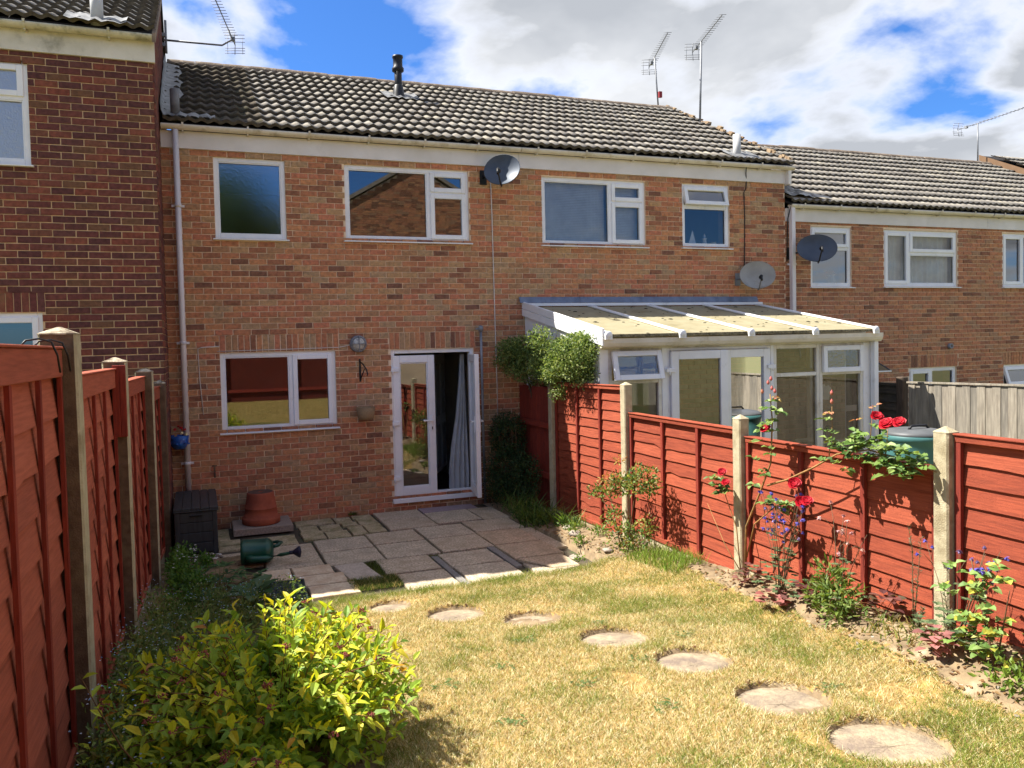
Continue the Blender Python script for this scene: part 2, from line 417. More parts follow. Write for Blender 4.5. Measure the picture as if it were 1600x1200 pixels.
# ------------------------------------------------------------------ windows and doors
def ring(mb, x0, x1, z0, z1, w, y0, y1, wb=None, mi=0):
    wb = wb or w
    mb.box(x0, x0+w, y0, y1, z0, z1, mi); mb.box(x1-w, x1, y0, y1, z0, z1, mi)
    mb.box(x0+w, x1-w, y0, y1, z1-w, z1, mi); mb.box(x0+w, x1-w, y0, y1, z0, z0+wb, mi)
def window(house, x0, x1, z0, z1, yf, lights, sill=True, gl=None, fw=.055, label=None, m=None):
    """lights: (x0, x1, z0, z1, kind, glass, open angle) inside the frame; kind 'fixed' or 'sash'"""
    m = m or M_upvc
    f = MB(); ya, yb = yf+.028, yf+.095
    ring(f, x0, x1, z0, z1, fw, ya, yb)
    xs = sorted({a for q in lights for a in (q[0], q[1])})
    done = set()
    for q in lights:                                      # bars between lights
        for p in lights:
            if p is q: continue
            if abs(p[0]-q[1]) < .09 and p[0] >= q[1] and (q[1], p[0]) not in done:
                done.add((q[1], p[0])); lo = min(min(p[2], q[2]), z0+fw); f.box(q[1], p[0], ya+.002, yb-.002, z0+fw, z1-fw)
    for q in lights:
        for p in lights:
            if p is q: continue
            if abs(p[0]-q[0]) < .01 and 0 <= p[2]-q[3] < .09: f.box(q[0], q[1], ya+.002, yb-.002, q[3], p[2])
    win = build(f, 'window', m, house, .004)
    if label: win['label'] = label
    for (a, b, c, d, kind, g, ang) in lights:
        if kind == 'sash':
            s = MB(); o = .012; sw = .05
            ring(s, a-o, b+o, c-o, d+o, sw+o, -.018, .03)
            sash_o = (0, yf+.03, d+o)
            s.v = [(x, y, z-(d+o)) for x, y, z in s.v]
            so = build(s, 'sash', m, win, .005); so.location = Vector(sash_o)-WL[win]; WL[so] = Vector(sash_o); so.rotation_euler = (-ang, 0, 0)
            p = MB(); y = yf+.045
            pts = [(a+sw, c+sw), (b-sw, c+sw), (b-sw, d-sw), (a+sw, d-sw)]
            rot = Matrix.Rotation(-ang, 3, 'X')
            vv = [Vector(sash_o)+rot@Vector((x, .015, z-(d+o))) for x, z in pts]
            p.add(vv, [(0, 1, 2, 3)]); build(p, 'pane', g or gl or G_clear, win)
            h = MB(); r = [Vector(sash_o)+rot@Vector((x, yy, zz)) for x, yy, zz in [(a+sw, -.006, c+sw-(d+o)), (b-sw, -.006, c+sw-(d+o))]]
        else:
            p = MB(); y = yf+.058
            p.add([(a, y, c), (b, y, c), (b, y, d), (a, y, d)], [(0, 1, 2, 3)]); build(p, 'pane', g or gl or G_clear, win)
            bd = MB(); ring(bd, a, b, c, d, .014, yf+.034, yf+.054); build(bd, 'glazing_bead', m, win, .003)
    if sill:
        s = MB(); s.add([(x0-.03, yf-.055, z0-.028), (x1+.03, yf-.055, z0-.028), (x1+.03, yf+.09, z0-.028), (x0-.03, yf+.09, z0-.028),
                         (x0-.03, yf-.055, z0-.012), (x1+.03, yf-.055, z0-.012), (x1+.03, yf+.09, z0+.004), (x0-.03, yf+.09, z0+.004)],
                        [(0,3,2,1),(4,5,6,7),(0,1,5,4),(1,2,6,5),(2,3,7,6),(3,0,4,7)]); build(s, 'sill', m, win, .003)
    return win

# ------------------------------------------------------------------ roofs laid tile by tile
TW, TG = .30, .345
PITCH = math.atan2(7.0-5.06, 3.4)
def tile_geo(k=0):
    n = 12; tv = []; tf = []
    w = lambda u: .015*math.cos(2*math.pi*u/.15)
    for v, z in ((0, .046), (.40, -.002)):
        for i in range(n+1): tv.append((i*TW/n, v, w(i*TW/n)+z))
    for i in range(n+1): tv.append((i*TW/n, .004, w(i*TW/n)+.004))
    for i in range(n):
        tf.append((i, i+1, n+1+i+1, n+1+i)); tf.append((2*(n+1)+i, 2*(n+1)+i+1, i+1, i))
    return tv, tf
_tm = {}
M_edge = mat('shade_darkened_edge', lin(98, 92, 83), lin(74, 69, 62), 12, .98, .6, 60, .1)  # front edges coloured dark, painting in the shade under each tile lip
M_tiles.append(mat('shade_darkened_mossy_tile', lin(108, 98, 86), lin(78, 70, 60), 7, .95, .6, 60, .2, c3=lin(74, 70, 46), s3=5, lo3=.48, hi3=.66))  # taller house's shadow painted into the tile colour, with some moss mottling
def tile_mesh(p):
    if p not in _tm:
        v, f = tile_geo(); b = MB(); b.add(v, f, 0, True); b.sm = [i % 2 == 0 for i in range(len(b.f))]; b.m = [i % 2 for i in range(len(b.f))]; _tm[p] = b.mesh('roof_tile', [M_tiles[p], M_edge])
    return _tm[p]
def roof(house, x0, x1, ye, ze, rows, ridge=True, back=3.5, seed=1, verge_r=False, limit=300, yend=None):
    rs = random.Random(seed); cp, sp = math.cos(PITCH), math.sin(PITCH)
    ncol = round((x1-x0)/TW); tw = (x1-x0)/ncol; sc = tw/TW
    its = []
    for r in range(rows):
        for c in range(ncol):
            p = Vector((x0+c*tw, ye+r*TG*cp, ze+r*TG*sp)); its.append(((p-CAM).length, p, r, c))
    its.sort(key=lambda t: t[0]); rest = MB()
    for i, (d, p, r, c) in enumerate(its):
        pal = rs.choices(range(4), weights=[5, 3, 3, 1])[0] if not (-.4 < p.x < .75 and p.y > -.5 and ze > 5 and ze < 5.2) else 4; a = rs.uniform(-.012, .012); b = rs.uniform(-.01, .01)  # tiles where the taller house's shadow falls take the shade-darkened colour
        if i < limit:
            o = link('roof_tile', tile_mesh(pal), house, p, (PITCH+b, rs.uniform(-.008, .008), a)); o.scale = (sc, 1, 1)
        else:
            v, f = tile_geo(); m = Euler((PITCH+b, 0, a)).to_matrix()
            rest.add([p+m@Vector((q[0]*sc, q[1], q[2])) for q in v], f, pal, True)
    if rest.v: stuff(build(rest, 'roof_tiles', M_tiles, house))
    yr, zr = ye+rows*TG*cp+.02, ze+rows*TG*sp+.0
    d = MB(); e = .03                                       # felted deck, both slopes
    d.obox((x0, ye+.02, ze-.05), (x1-x0, 0, 0), (0, yr-ye, zr-ze), (0, 0, .03))
    d.obox((x0, yr+.002, zr-.05), (x1-x0, 0, 0), (0, back, -back*math.tan(PITCH)), (0, 0, .05))
    build(d, 'roof_deck', M_deck, house)
    if ridge:
        n = max(1, round((x1-x0)/.45)); w = (x1-x0)/n
        for i in range(n):
            b = MB(); rr = .115+rs.uniform(-.006, .006); dz = rs.uniform(-.006, .008)
            b.lathe([(rr, 0), (rr+.004, w*.5), (rr, w-.006)], (x0+i*w, yr, zr-.055+dz), 10, 0, 'x', 0, math.pi)
            b.lathe([(rr, 0), (.02, 0)], (x0+i*w, yr, zr-.055+dz), 10, 0, 'x', 0, math.pi, False); b.lathe([(.02, w-.006), (rr, w-.006)], (x0+i*w, yr, zr-.055+dz), 10, 0, 'x', 0, math.pi, False)
            build(b, 'ridge_tile', M_ridge, house, org=(x0+i*w, yr, zr))
        lm = MB()                                             # ragged mortar bedding and moss along the ridge
        for i in range(int((x1-x0)*22)):
            x = rs.uniform(x0, x1-.03); s = rs.uniform(.012, .03); lm.obox((x, yr-.13+rs.uniform(-.02, .01), zr-.065+rs.uniform(-.02, .012)), (s*1.6, rs.uniform(-.01, .01), 0), (0, s, .3*s), (0, -.2*s, s*.8))
        stuff(build(lm, 'ridge_mortar', M_ridge, house))
    return yr, zr
def half_gutter(house, x0, x1, y, z, m, r=.057, brk=.8, name='gutter'):
    g = MB(); n = 10; prof = [(math.cos(math.pi+math.pi*i/n)*r, math.sin(math.pi+math.pi*i/n)*r) for i in range(n+1)]
    v = []; f = []
    for x in (x0, x1):
        for a, b in prof: v.append((x, y+a, z+b))
        for a, b in prof: v.append((x, y+a*.9, z+b*.9))
    k = n+1
    for i in range(n): f += [(i, i+1, 2*k+i+1, 2*k+i), (k+i+1, k+i, 3*k+i, 3*k+i+1)]
    f += [(0, 2*k, 3*k, k), (n, k+n, 3*k+n, 2*k+n)]
    g.add(v, f, 0, True)
    for x in (x0, x1): g.add([(x, y+a, z+b) for a, b in prof], [tuple(range(k))])
    gt = build(g, name, m, house)
    x = x0+.25
    while x < x1-.1:
        b = MB(); b.lathe([(r+.006, -.012), (r+.006, .012)], (x, y, z), 10, 0, 'x', math.pi, 2*math.pi)
        b.box(x-.012, x+.012, y-r-.012, y-r-.002, z-.01, z+.02); b.box(x-.009, x+.009, y-.02, y+r+.01, z-r-.016, z-r-.004)
        build(b, 'gutter_bracket', m, gt); x += brk+random.uniform(-.05, .05)
    return gt
def downpipe(house, x, y, z0, z1, clips, r=.036, square=False, m=None):
    m = m or M_pipe
    b = MB()
    if square: b.box(x-r, x+r, y-r, y+r, z0, z1)
    else: b.tube([(x, y, z0), (x, y, z1)], r, 14)
    o = build(b, 'downpipe', m, house, .006 if square else 0)
    for z in clips:
        c = MB()
        c.tube([(x, y, z-.02), (x, y, z+.02)], r*1.14, 14) if not square else c.box(x-r*1.1, x+r*1.1, y-r*1.1, y+r*1.1, z-.015, z+.015)
        c.box(x-r*2.1, x+r*2.1, y+r*.6, y+r*.6+.012, z-.014, z+.014); build(c, 'pipe_clip', m, o)
    return o
def shell(house, x0, x1, yf, zb, zt, depth, openings, mortar, name='wall', floor2=2.55, sides=True):
    build(wall_shell(x0, x1, zb, zt, yf, openings), name, mortar, house)
    r = MB(); yb = yf+depth
    r.box(x0+.02, x1-.02, yb-.2, yb, zb, zt); r.box(x0+.02, x0+.10, yf+.282, yb-.202, zb, zt); r.box(x1-.10, x1-.02, yf+.282, yb-.202, zb, zt)
    r.box(x0+.102, x1-.102, yf+3.6, yf+3.7, zb, zt)
    build(r, 'inner_wall', M_room, house)
    fl = MB(); fl.box(x0+.102, x1-.102, yf+.284, yf+3.598, zb, zb+.16); fl.box(x0+.102, x1-.102, yf+.284, yf+3.598, zb+floor2, zb+floor2+.2); build(fl, 'inner_floor', M_floor, house)
    cl = MB(); cl.box(x0+.102, x1-.102, yf+.284, yb-.202, zt+.002, zt+.06); build(cl, 'ceiling', M_room, house)
# =================================================================== the terrace
GRP = 'brick terraced houses in the row'
near = lambda x, y, z: True
# ---- house with the patio doors
hB = thing('terraced_house', 'brick house with open white patio doors and black flue on roof', 'house', (2.07, 0, 0), GRP)
XB0, XB1, XB2 = -.335, 4.47, 9.25
ZB = 4.77
opB = [(.28, 1.165, 3.68, 4.70), (1.94, 3.70, 3.69, 4.695), (.28, 1.75, 1.21, 2.22), (2.51, 3.72, .16, 2.21)]
soB = [(.28, 1.80, 2.2245, 2.447), (2.49, 3.74, 2.2145, 2.447)]
shell(hB, XB0, XB1, 0, -.3, ZB+.2, 6.7, opB, M_mortar)
opN = [(4.83, 6.585, 3.69, 4.68), (7.25, 8.145, 3.70, 4.695), (6.02, 6.9, .16, 2.15)]
soN = [(5.98, 6.94, 2.155, 2.40)]
run_B = lay_bricks(XB0, XB2, -.03, ZB, opB+opN, soB+soN)          # one bonded run, shared out at the party wall
put_bricks(hB, [b for b in run_B if b[0]+b[2]/2 < XB1], 0, 'B', near, wts=[5,4,5,4,3,3,2,1.2,4,3])
def two_part(house, x0, x1, z0, z1, xm, zt, gl=None, top='sash', **k):
    f = .055
    return window(house, x0, x1, z0, z1, 0, [(x0+f, xm-.03, z0+f, z1-f, 'fixed', gl, 0), (xm+.03, x1-f, zt+.025, z1-f, 'sash', gl, 0), (xm+.03, x1-f, z0+f, zt-.025, 'sash', gl, 0)], **k)
window(hB, .28, 1.165, 3.68, 4.70, 0, [(.335, 1.11, 3.735, 4.645, 'fixed', G_obsc, 0)], label='small upstairs window with patterned glass')
two_part(hB, 1.94, 3.70, 3.69, 4.695, 3.12, 4.37)
window(hB, .28, 1.75, 1.21, 2.22, 0, [(.335, 1.14, 1.265, 2.165, 'fixed', None, 0), (1.20, 1.695, 1.265, 2.165, 'sash', None, 0)], label='downstairs window of two panes')
fb = MB(); fb.box(XB0+.01, XB1, -.026, .02, ZB+.002, ZB+.215); build(fb, 'fascia_board', M_fascia, hB)
half_gutter(hB, XB0+.02, XB1-.005, -.09, 5.035, M_gutter)
downpipe(hB, -.15, -.085, .42, 4.98, [4.05, 2.36, .86])
def roofB(h, x0, x1, seed, **k): return roof(h, x0, x1, -.14, 5.07, 11, seed=seed, **k)
YR, ZR = roofB(hB, XB0+.05, XB1, 3)
# patio doors
df = MB(); ring(df, 2.51, 3.72, .16, 2.21, .055, .028, .10); df.box(2.48, 3.75, -.06, .098, .10, .158)
door_fr = build(df, 'door_frame', M_upvc, hB, .004)
def door_leaf(w, h, g, hand, hinges):
    """leaf in its own space: hinge edge at x = 0, running to +x"""
    a = MB(); ring(a, 0, w, 0, h, .10, 0, .062, .115); ring(a, .10, w-.10, .115, h-.10, .016, .012, .05)
    return a
wl, hl = .60, 1.94
def put_leaf(org, ang, flip):
    org = Vector(org); rot = Matrix.Rotation(ang, 3, 'Z')
    T = lambda p: org+rot@Vector((-p[0] if flip else p[0], p[1], p[2]))
    def fin(mb, name, m, par, bev=0.0):
        mb.v = [T(p) for p in mb.v]
        if flip: mb.f = [tuple(reversed(f)) for f in mb.f]
        return build(mb, name, m, par, bev)
    leaf = fin(door_leaf(wl, hl, None, 0, 0), 'patio_door', M_upvc, hB, .005)
    p = MB(); p.quad((.116, .03, .131), (wl-.116, .03, .131), (wl-.116, .03, hl-.116), (.116, .03, hl-.116)); fin(p, 'pane', G_door, leaf)
    h = MB(); h.box(wl-.075, wl-.035, -.014, -.001, .88, 1.10); h.box(wl-.19, wl-.04, -.052, -.036, 1.02, 1.042); h.box(wl-.065, wl-.045, -.036, -.014, 1.02, 1.042)
    h.box(wl-.075, wl-.035, .063, .076, .88, 1.10); h.box(wl-.19, wl-.04, .098, .114, 1.02, 1.042); h.box(wl-.065, wl-.045, .076, .098, 1.02, 1.042)
    fin(h, 'door_handle', M_upvc, leaf, .004)
    k = MB(); k.box(wl-.062, wl-.048, -.0175, -.0145, .90, .94); fin(k, 'keyhole', M_black, leaf)
    for z in (.22, .98, 1.72):
        q = MB(); q.box(-.03, .075, -.026, -.001, z, z+.055); q.tube([(-.005, -.02, z-.035), (-.005, -.02, z+.075)], .011, 8); fin(q, 'hinge', M_upvc, leaf, .003)
put_leaf((2.535, .020, .185), 0, False)
put_leaf((3.695, .016, .185), R(78.5), True)
# room behind the open door
ct = MB(); n = 26; vv = []
for j, (z, w0, w1) in enumerate([(2.12, 3.60, 3.66), (1.75, 3.575, 3.665), (1.25, 3.52, 3.67), (.8, 3.44, 3.68), (.45, 3.40, 3.69), (.18, 3.395, 3.685)]):
    for i in range(n+1):
        t = i/n; vv.append((w0+(w1-w0)*t, .26+.03*math.sin(t*22+j*.25)+.012*math.sin(t*51), z))
ct.add(vv, [(j*(n+1)+i, j*(n+1)+i+1, (j+1)*(n+1)+i+1, (j+1)*(n+1)+i) for j in range(5) for i in range(n)], 0, True)
build(ct, 'curtain', mat('white_curtain_cloth', lin(226, 226, 226), rough=.9, transl=(.3, (1, 1, 1, 1))), hB, label='white curtain gathered behind the open door')
idr = MB(); idr.obox((3.55, 1.55, .165), (.52, 1.0, 0), (.035, -.018, 0), (0, 0, 1.95))
ido = build(idr, 'inner_door', M_upvc, hB)
for zz, hh in ((.25, .7), (1.1, .85)):
    for t in (.12, .58):
        q = MB(); o = Vector((3.55, 1.55, zz))+Vector((.52, 1.0, 0))*t; q.obox(o+Vector((.04, -.021, 0)), Vector((.52, 1, 0))*.3, (.008, -.004, 0), (0, 0, hh)); build(q, 'door_panel', mat('door_panel_paint', lin(206, 206, 204), rough=.5), ido)
# ---- black flue, lead and vents on the roofs
def on_roof(y, ye=-.14, ze=5.07): return ze+(y-ye)*math.tan(PITCH)
def vent(house, name, x, y, z0, top, r, m, cowl=None, lead=True):
    v = MB(); v.tube([(x, y, z0-.1), (x, y, top)], r, 14)
    o = build(v, name, m, house)
    if cowl:
        c = MB(); c.lathe([(r+.002, -.26), (r*1.55, -.245), (r*1.6, -.20), (r*1.25, -.17), (r*1.25, -.04), (r*1.45, -.03), (r*1.45, 0), (.01, .012)], (x, y, top+.03), 16); build(c, 'cowl', m, o)
        c = MB(); c.lathe([(r*1.9, -.01), (r*1.5, .08), (r*1.25, .2), (r+.002, .22)], (x, y, z0-.02), 16); build(c, 'collar', m, o)
    if lead:
        l = MB(); nx = 10; vv = []
        for i in range(nx+1):
            for j in range(5):
                xx, yy = x-.30+.6*i/nx, y-.22+.36*j/4; vv.append((xx, yy, on_roof(yy, house['ye'], house['ze'])+.055+.014*math.cos(2*math.pi*(xx-x)/.15)+rnd(-.005, .005)))
        l.add(vv, [(i*5+j, (i+1)*5+j, (i+1)*5+j+1, i*5+j+1) for i in range(nx) for j in range(4)], 0, True); build(l, 'lead_flashing', M_leadw, o)
    return o
hB['ye'] = -.14; hB['ze'] = 5.07
vent(hB, 'flue', 3.29, 2.1, on_roof(2.1), 6.99, .062, M_black, True)
vent(hB, 'vent_pipe', -.145, .02, on_roof(.02), 5.50, .055, mat('grey_vent_pipe', lin(120, 118, 116), lin(92, 90, 88), 6, .8), lead=False)
lf = MB(); vv = []; n = 16                                         # crumpled lead up the side of the taller house
for i in range(n+1):
    y = -.12+2.9*i/n; z = on_roof(y)
    for k, (dx, dz) in enumerate(((.022, .20), (.03, .11), (.06, .06), (.15, .055), (.25+rnd(-.03, .05), .045))): vv.append((XB0+dx+rnd(-.006, .006), y, z+dz+rnd(-.01, .012)))
lf.add(vv, [(i*5+k, i*5+k+1, (i+1)*5+k+1, (i+1)*5+k) for i in range(n) for k in range(4)], 0, True)
build(lf, 'lead_flashing', M_leadw, hB)
fl = MB(); vv = []
for i in range(13):
    for j in range(4): vv.append((XB0+.1+.56*i/12, -.13+.16*j/3, on_roof(-.13+.16*j/3)+.06+.016*math.cos(2*math.pi*i*.56/12/.15)+rnd(-.006, .006)))
fl.add(vv, [(i*4+j, (i+1)*4+j, (i+1)*4+j+1, i*4+j+1) for i in range(12) for j in range(3)], 0, True); build(fl, 'lead_flashing', M_leadw, hB)

# ---- house with the conservatory
hN = thing('terraced_house', 'brick house behind the lean-to conservatory with blinds in an upstairs window', 'house', (6.86, 0, 0), GRP)
hN['ye'] = -.14; hN['ze'] = 5.07
shell(hN, XB1, XB2, 0, -.3, ZB+.2, 6.7, opN, M_mortar)
bN = [b for b in run_B if b[0]+b[2]/2 >= XB1]
ins = [b for b in bN if 4.62 < b[0]+b[2]/2 < 8.55 and b[1] < 2.62]
outs = [b for b in bN if not (4.62 < b[0]+b[2]/2 < 8.55 and b[1] < 2.62)]
put_bricks(hN, outs, 0, 'B', lambda x, y, z: z > 2.85, wts=[5,4,4,4,3,3,2,1.2,4,3], limit=280)
put_bricks(hN, ins, 0, 'W', lambda x, y, z: False, 2)
two_part(hN, 4.83, 6.585, 3.69, 4.68, 5.985, 4.36, gl=G_blind, label='upstairs window with closed venetian blinds')
w2 = window(hN, 7.25, 8.145, 3.70, 4.695, 0, [(7.305, 8.09, 3.755, 4.32, 'fixed', G_blind, 0), (7.305, 8.09, 4.37, 4.64, 'sash', None, R(13))], label='window with its top light pushed open')
bl = MB()
for a, b, c, d in ((4.89, 5.95, 3.75, 4.63), (6.02, 6.53, 3.75, 4.63)):
    z = c
    while z < d: bl.obox((a, .155, z), (b-a, 0, 0), (0, .010, .0232), (0, -.0009, .0004)); z += .0245
    bl.box(a, b, .15, .185, d, d+.03)
bo = build(bl, 'venetian_blind', mat('white_blind_slats', lin(238, 240, 238), rough=.5), hN)
hB_cur = MB()
for (xa, xb) in ((4.9, 5.18), (5.72, 5.95)):
    m0 = MB(); k = 14; vv = []
    for z in (3.72, 4.66):
        for i in range(k+1): vv.append((xa+(xb-xa)*i/k, .25+.02*math.sin(i*1.7), z))
    m0.add(vv, [(i, i+1, k+2+i, k+1+i) for i in range(k)], 0, True); build(m0, 'curtain', mat('net_curtain', lin(232, 230, 222), rough=.9), hN)
fb = MB(); fb.box(XB1+.003, XB2-.01, -.028, .02, ZB+.002, ZB+.215); fb.box(XB2-.009, XB2+.05, -.10, .02, ZB-.02, ZB+.235); build(fb, 'fascia_board', M_fascia, hN)
half_gutter(hN, XB1+.005, XB2+.10, -.09, 5.035, M_gutter)
roofB(hN, XB1, XB2+.06, 4)
vent(hN, 'vent_pipe', 8.37, .08, on_roof(.08), 5.54, .062, mat('pale_grey_vent', lin(196, 196, 194), lin(170, 170, 168), 6, .6))
vg = MB()                                                          # ragged mortar verge and end wall above the lower house
for i in range(60):
    y = rnd(-.1, 3.2); s = rnd(.03, .07); vg.obox((XB2+.02+rnd(-.03, .03), y, on_roof(y)+rnd(.0, .05)), (s, rnd(-.01, .01), 0), (0, s*1.3, s*.7), (0, -.02, s*.6))
stuff(build(vg, 'verge_mortar', mat('verge_mortar', lin(168, 146, 116), lin(126, 104, 82), 12, .95, .6), hN))
gw = MB(); yr = YR
gw.add([(XB2-.02, .285, 4.3), (XB2-.02, 6.6, 4.3), (XB2-.02, 6.6, 5.1), (XB2-.02, yr, ZR-.08), (XB2-.02, .285, 5.2)], [(0, 1, 2, 3, 4)]); build(gw, 'gable_wall', BR_B[2], hN)
# ornaments on the bathroom sill
bs = MB(); bs.box(7.30, 8.09, .12, .26, 3.72, 3.748); build(bs, 'inner_sill', M_upvc, hN)
sb = thing('model_sailing_boat', 'white model sailing boat behind the bathroom window', 'ornament', (7.55, .19, 3.748))
a = MB(); a.add([(7.50, .19, 3.79), (7.64, .19, 3.79), (7.575, .19, 4.0)], [(0, 1, 2)]); a.add([(7.50, .192, 3.79), (7.64, .192, 3.79), (7.575, .192, 4.0)], [(2, 1, 0)]); build(a, 'sail', M_upvc, sb)
a = MB(); a.add([(7.46, .19, 3.775), (7.68, .19, 3.775), (7.63, .165, 3.75), (7.51, .165, 3.75), (7.63, .215, 3.75), (7.51, .215, 3.75), (7.48, .16, 3.775), (7.66, .16, 3.775), (7.66, .22, 3.775), (7.48, .22, 3.775)], [(0, 6, 7, 1, 8, 9), (6, 3, 2, 7), (9, 8, 4, 5), (0, 3, 6), (1, 7, 2), (0, 9, 5), (1, 4, 8), (3, 5, 4, 2), (0, 5, 3), (1, 2, 4)]); build(a, 'hull', M_rubber, sb)
lh = thing('model_lighthouse', 'white model lighthouse behind the bathroom window', 'ornament', (7.80, .19, 3.748))
a = MB(); a.lathe([(.04, 0), (.032, .11), (.042, .115), (.042, .125), (.02, .13), (.02, .17), (.001, .20)], (7.80, .19, 3.749), 12); build(a, 'tower', M_upvc, lh)
cp = thing('candle_pot', 'cream candle pot on the bathroom window sill', 'candle', (7.97, .19, 3.748))
a = MB(); a.lathe([(.0, 0), (.045, 0), (.048, .07), (.042, .07), (.04, .055), (0, .055)], (7.97, .19, 3.749), 14); build(a, 'pot', mat('cream_wax', lin(222, 206, 150), rough=.5), cp)

# ---- the two lower houses to the right
opC = [(9.78, 10.67, 3.09, 4.10), (11.4, 13.17, 3.10, 4.09), (11.98, 13.14, .6, 1.645), (9.55, 10.35, -.4, 1.62)]; soC = [(11.95, 13.17, 1.65, 1.875)]
opD = [(14.33, 16.1, 3.10, 4.10), (14.35, 15.2, .5, 1.63)]; soD = [(14.32, 15.23, 1.635, 1.875)]
run_C = lay_bricks(9.25, 18.5, -.6, ZB-.61, opC+opD, soC+soD, 1)
def lower_house(x0, x1, label, op, so, seed, lim=300):
    h = thing('terraced_house', label, 'house', ((x0+x1)/2, 0, 0), GRP); h['ye'] = -.14; h['ze'] = 4.46
    zc = ZB-.61
    shell(h, x0, x1, 0, -.6, zc+.2, 6.7, op, M_mortar, floor2=2.2)
    put_bricks(h, [b for b in run_C if x0 <= b[0]+b[2]/2 < x1], 0, 'C', lambda x, y, z: z > 1.5, wts=[5,5,4,4,3,2,1.5,4,4,3], limit=lim)
    b = MB(); b.box(x0+.004, x1-.002, -.028, .02, zc+.002, zc+.215); build(b, 'fascia_board', M_fascia, h)
    half_gutter(h, x0+.03, x1-.005, -.09, 4.425, M_gutter)
    roof(h, x0, x1, -.14, 4.46, 11, seed=seed)
    return h
hC = lower_house(9.25, 13.9, 'lower brick house with net curtains upstairs and a curved door canopy', opC, soC, 5)
f = .055
window(hC, 9.78, 10.67, 3.09, 4.10, 0, [(9.835, 10.615, 3.145, 3.72, 'fixed', None, 0), (9.835, 10.615, 3.77, 4.045, 'sash', None, 0)])
nw = window(hC, 11.4, 13.17, 3.10, 4.09, 0, [(11.455, 11.98, 3.155, 4.035, 'sash', G_blind, 0), (12.04, 13.115, 3.155, 3.66, 'fixed', G_blind, 0), (12.04, 13.115, 3.72, 4.035, 'sash', G_blind, 0)], label='window with white net curtains')
window(hC, 11.98, 13.14, .6, 1.645, 0, [(12.035, 12.50, .655, 1.59, 'sash', None, 0), (12.56, 13.085, .655, 1.59, 'fixed', None, 0)])
nc = MB(); k = 90; vv = []
for z in (3.12, 4.06):
    for i in range(k+1): vv.append((11.45+1.66*i/k, .16+.018*math.sin(i*.9)+.01*math.sin(i*.37+1), z))
nc.add(vv, [(i, i+1, k+2+i, k+1+i) for i in range(k)], 0, True); build(nc, 'net_curtain', mat('net_curtain', lin(222, 220, 210), rough=.9), hC)
vz = MB(); vz.lathe([(.0, 0), (.04, 0), (.055, .08), (.03, .16), (.04, .2)], (10.45, .2, 3.12), 12); build(vz, 'vase', mat('pale_vase', lin(200, 190, 170), rough=.4), hC)
for i in range(16):
    if i == 0: fl = MB()
    c = Vector((10.30+rnd(-.2, .2), .2+rnd(-.04, .04), 3.22+rnd(0, .16))); fl.lathe([(0, -.02), (.026, 0), (0, .02)], c, 6, 0 if i % 3 else 1)
stuff(build(fl, 'dried_flowers', [mat('dull_red_petals', lin(150, 70, 66), rough=.9), mat('cream_petals', lin(206, 190, 130), rough=.9)], hC))
downpipe(hC, 9.32, -.085, -.4, 4.38, [3.45, 2.55, 1.7], .037, True)
dr = MB(); ring(dr, 9.55, 10.35, -.4, 1.62, .07, .028, .10); build(dr, 'door_frame', M_upvc, hC, .004)
dr = MB(); dr.box(9.62, 10.28, .04, .08, -.39, 1.55); build(dr, 'door', M_upvc, hC)
bp = MB(); vv = []                                                   # black sheeting tucked at the low end of the tiles
for i in range(15):
    for j in range(6):
        x = 9.28+.85*i/14; y = -.12+.5*j/5*(1-i/17); vv.append((x, y, on_roof(y, -.14, 4.46)+.05+.06*(1-i/14)*random.random()+.03))
bp.add(vv, [(i*6+j, (i+1)*6+j, (i+1)*6+j+1, i*6+j+1) for i in range(14) for j in range(5)]); build(bp, 'black_sheeting', mat('black_polythene', lin(36, 36, 42), rough=.25), hC)
hD = lower_house(13.9, 18.5, 'lower brick house at the right edge of the photo beyond the net-curtained one', opD, soD, 6, 160)
window(hD, 14.33, 16.1, 3.10, 4.10, 0, [(14.385, 14.86, 3.155, 4.045, 'sash', None, 0), (14.92, 16.045, 3.155, 4.045, 'fixed', None, 0)])
window(hD, 14.35, 15.2, .5, 1.63, 0, [(14.405, 15.145, .555, 1.20, 'fixed', None, 0), (14.405, 15.145, 1.25, 1.575, 'sash', G_obsc, R(16))])
# vent terminal and small white fixing on the wall of the lower house
vt = MB(); vt.lathe([(.05, 0), (.05, -.05), (.03, -.055), (.03, -.01), (0, -.01)], (12.95, 0, 2.02), 12, 0, 'y'); build(vt, 'wall_vent', M_steel, hC)
# end house beyond, lower again
hE = thing('terraced_house', 'last house of the row with brown bargeboard over a white gable', 'house', (21.0, 2, 0), GRP)
b = MB(); b.box(18.52, 24, .9, 6, -1, 5.2); build(b, 'wall', M_fascia, hE)
b = MB(); b.add([(18.52, .9, 5.2), (18.52, 6, 5.2), (18.52, 4.4, 6.35), (18.52, 3.4, 6.35), (24, .9, 5.2), (24, 6, 5.2), (24, 4.4, 6.35), (24, 3.4, 6.35)], [(0, 3, 2, 1), (4, 5, 6, 7)]); build(b, 'gable', M_fascia, hE)
for r in range(8):
    for c in range(12):
        link('roof_tile', tile_mesh(c % 4), hE, (18.4+c*TW, .7+r*TG*math.cos(PITCH), 5.16+r*TG*math.sin(PITCH)), (PITCH, 0, 0))
b = MB(); b.obox((18.38, .7, 5.02), (.03, 0, 0), (0, 2.7, 1.47), (0, 0, .14)); build(b, 'bargeboard', mat('brown_bargeboard', lin(120, 92, 66), rough=.7), hE)
b = MB(); b.obox((18.4, .72, 5.13), (3.6, 0, 0), (0, 2.7, 1.47), (0, 0, .02)); build(b, 'roof_deck', M_deck, hE)

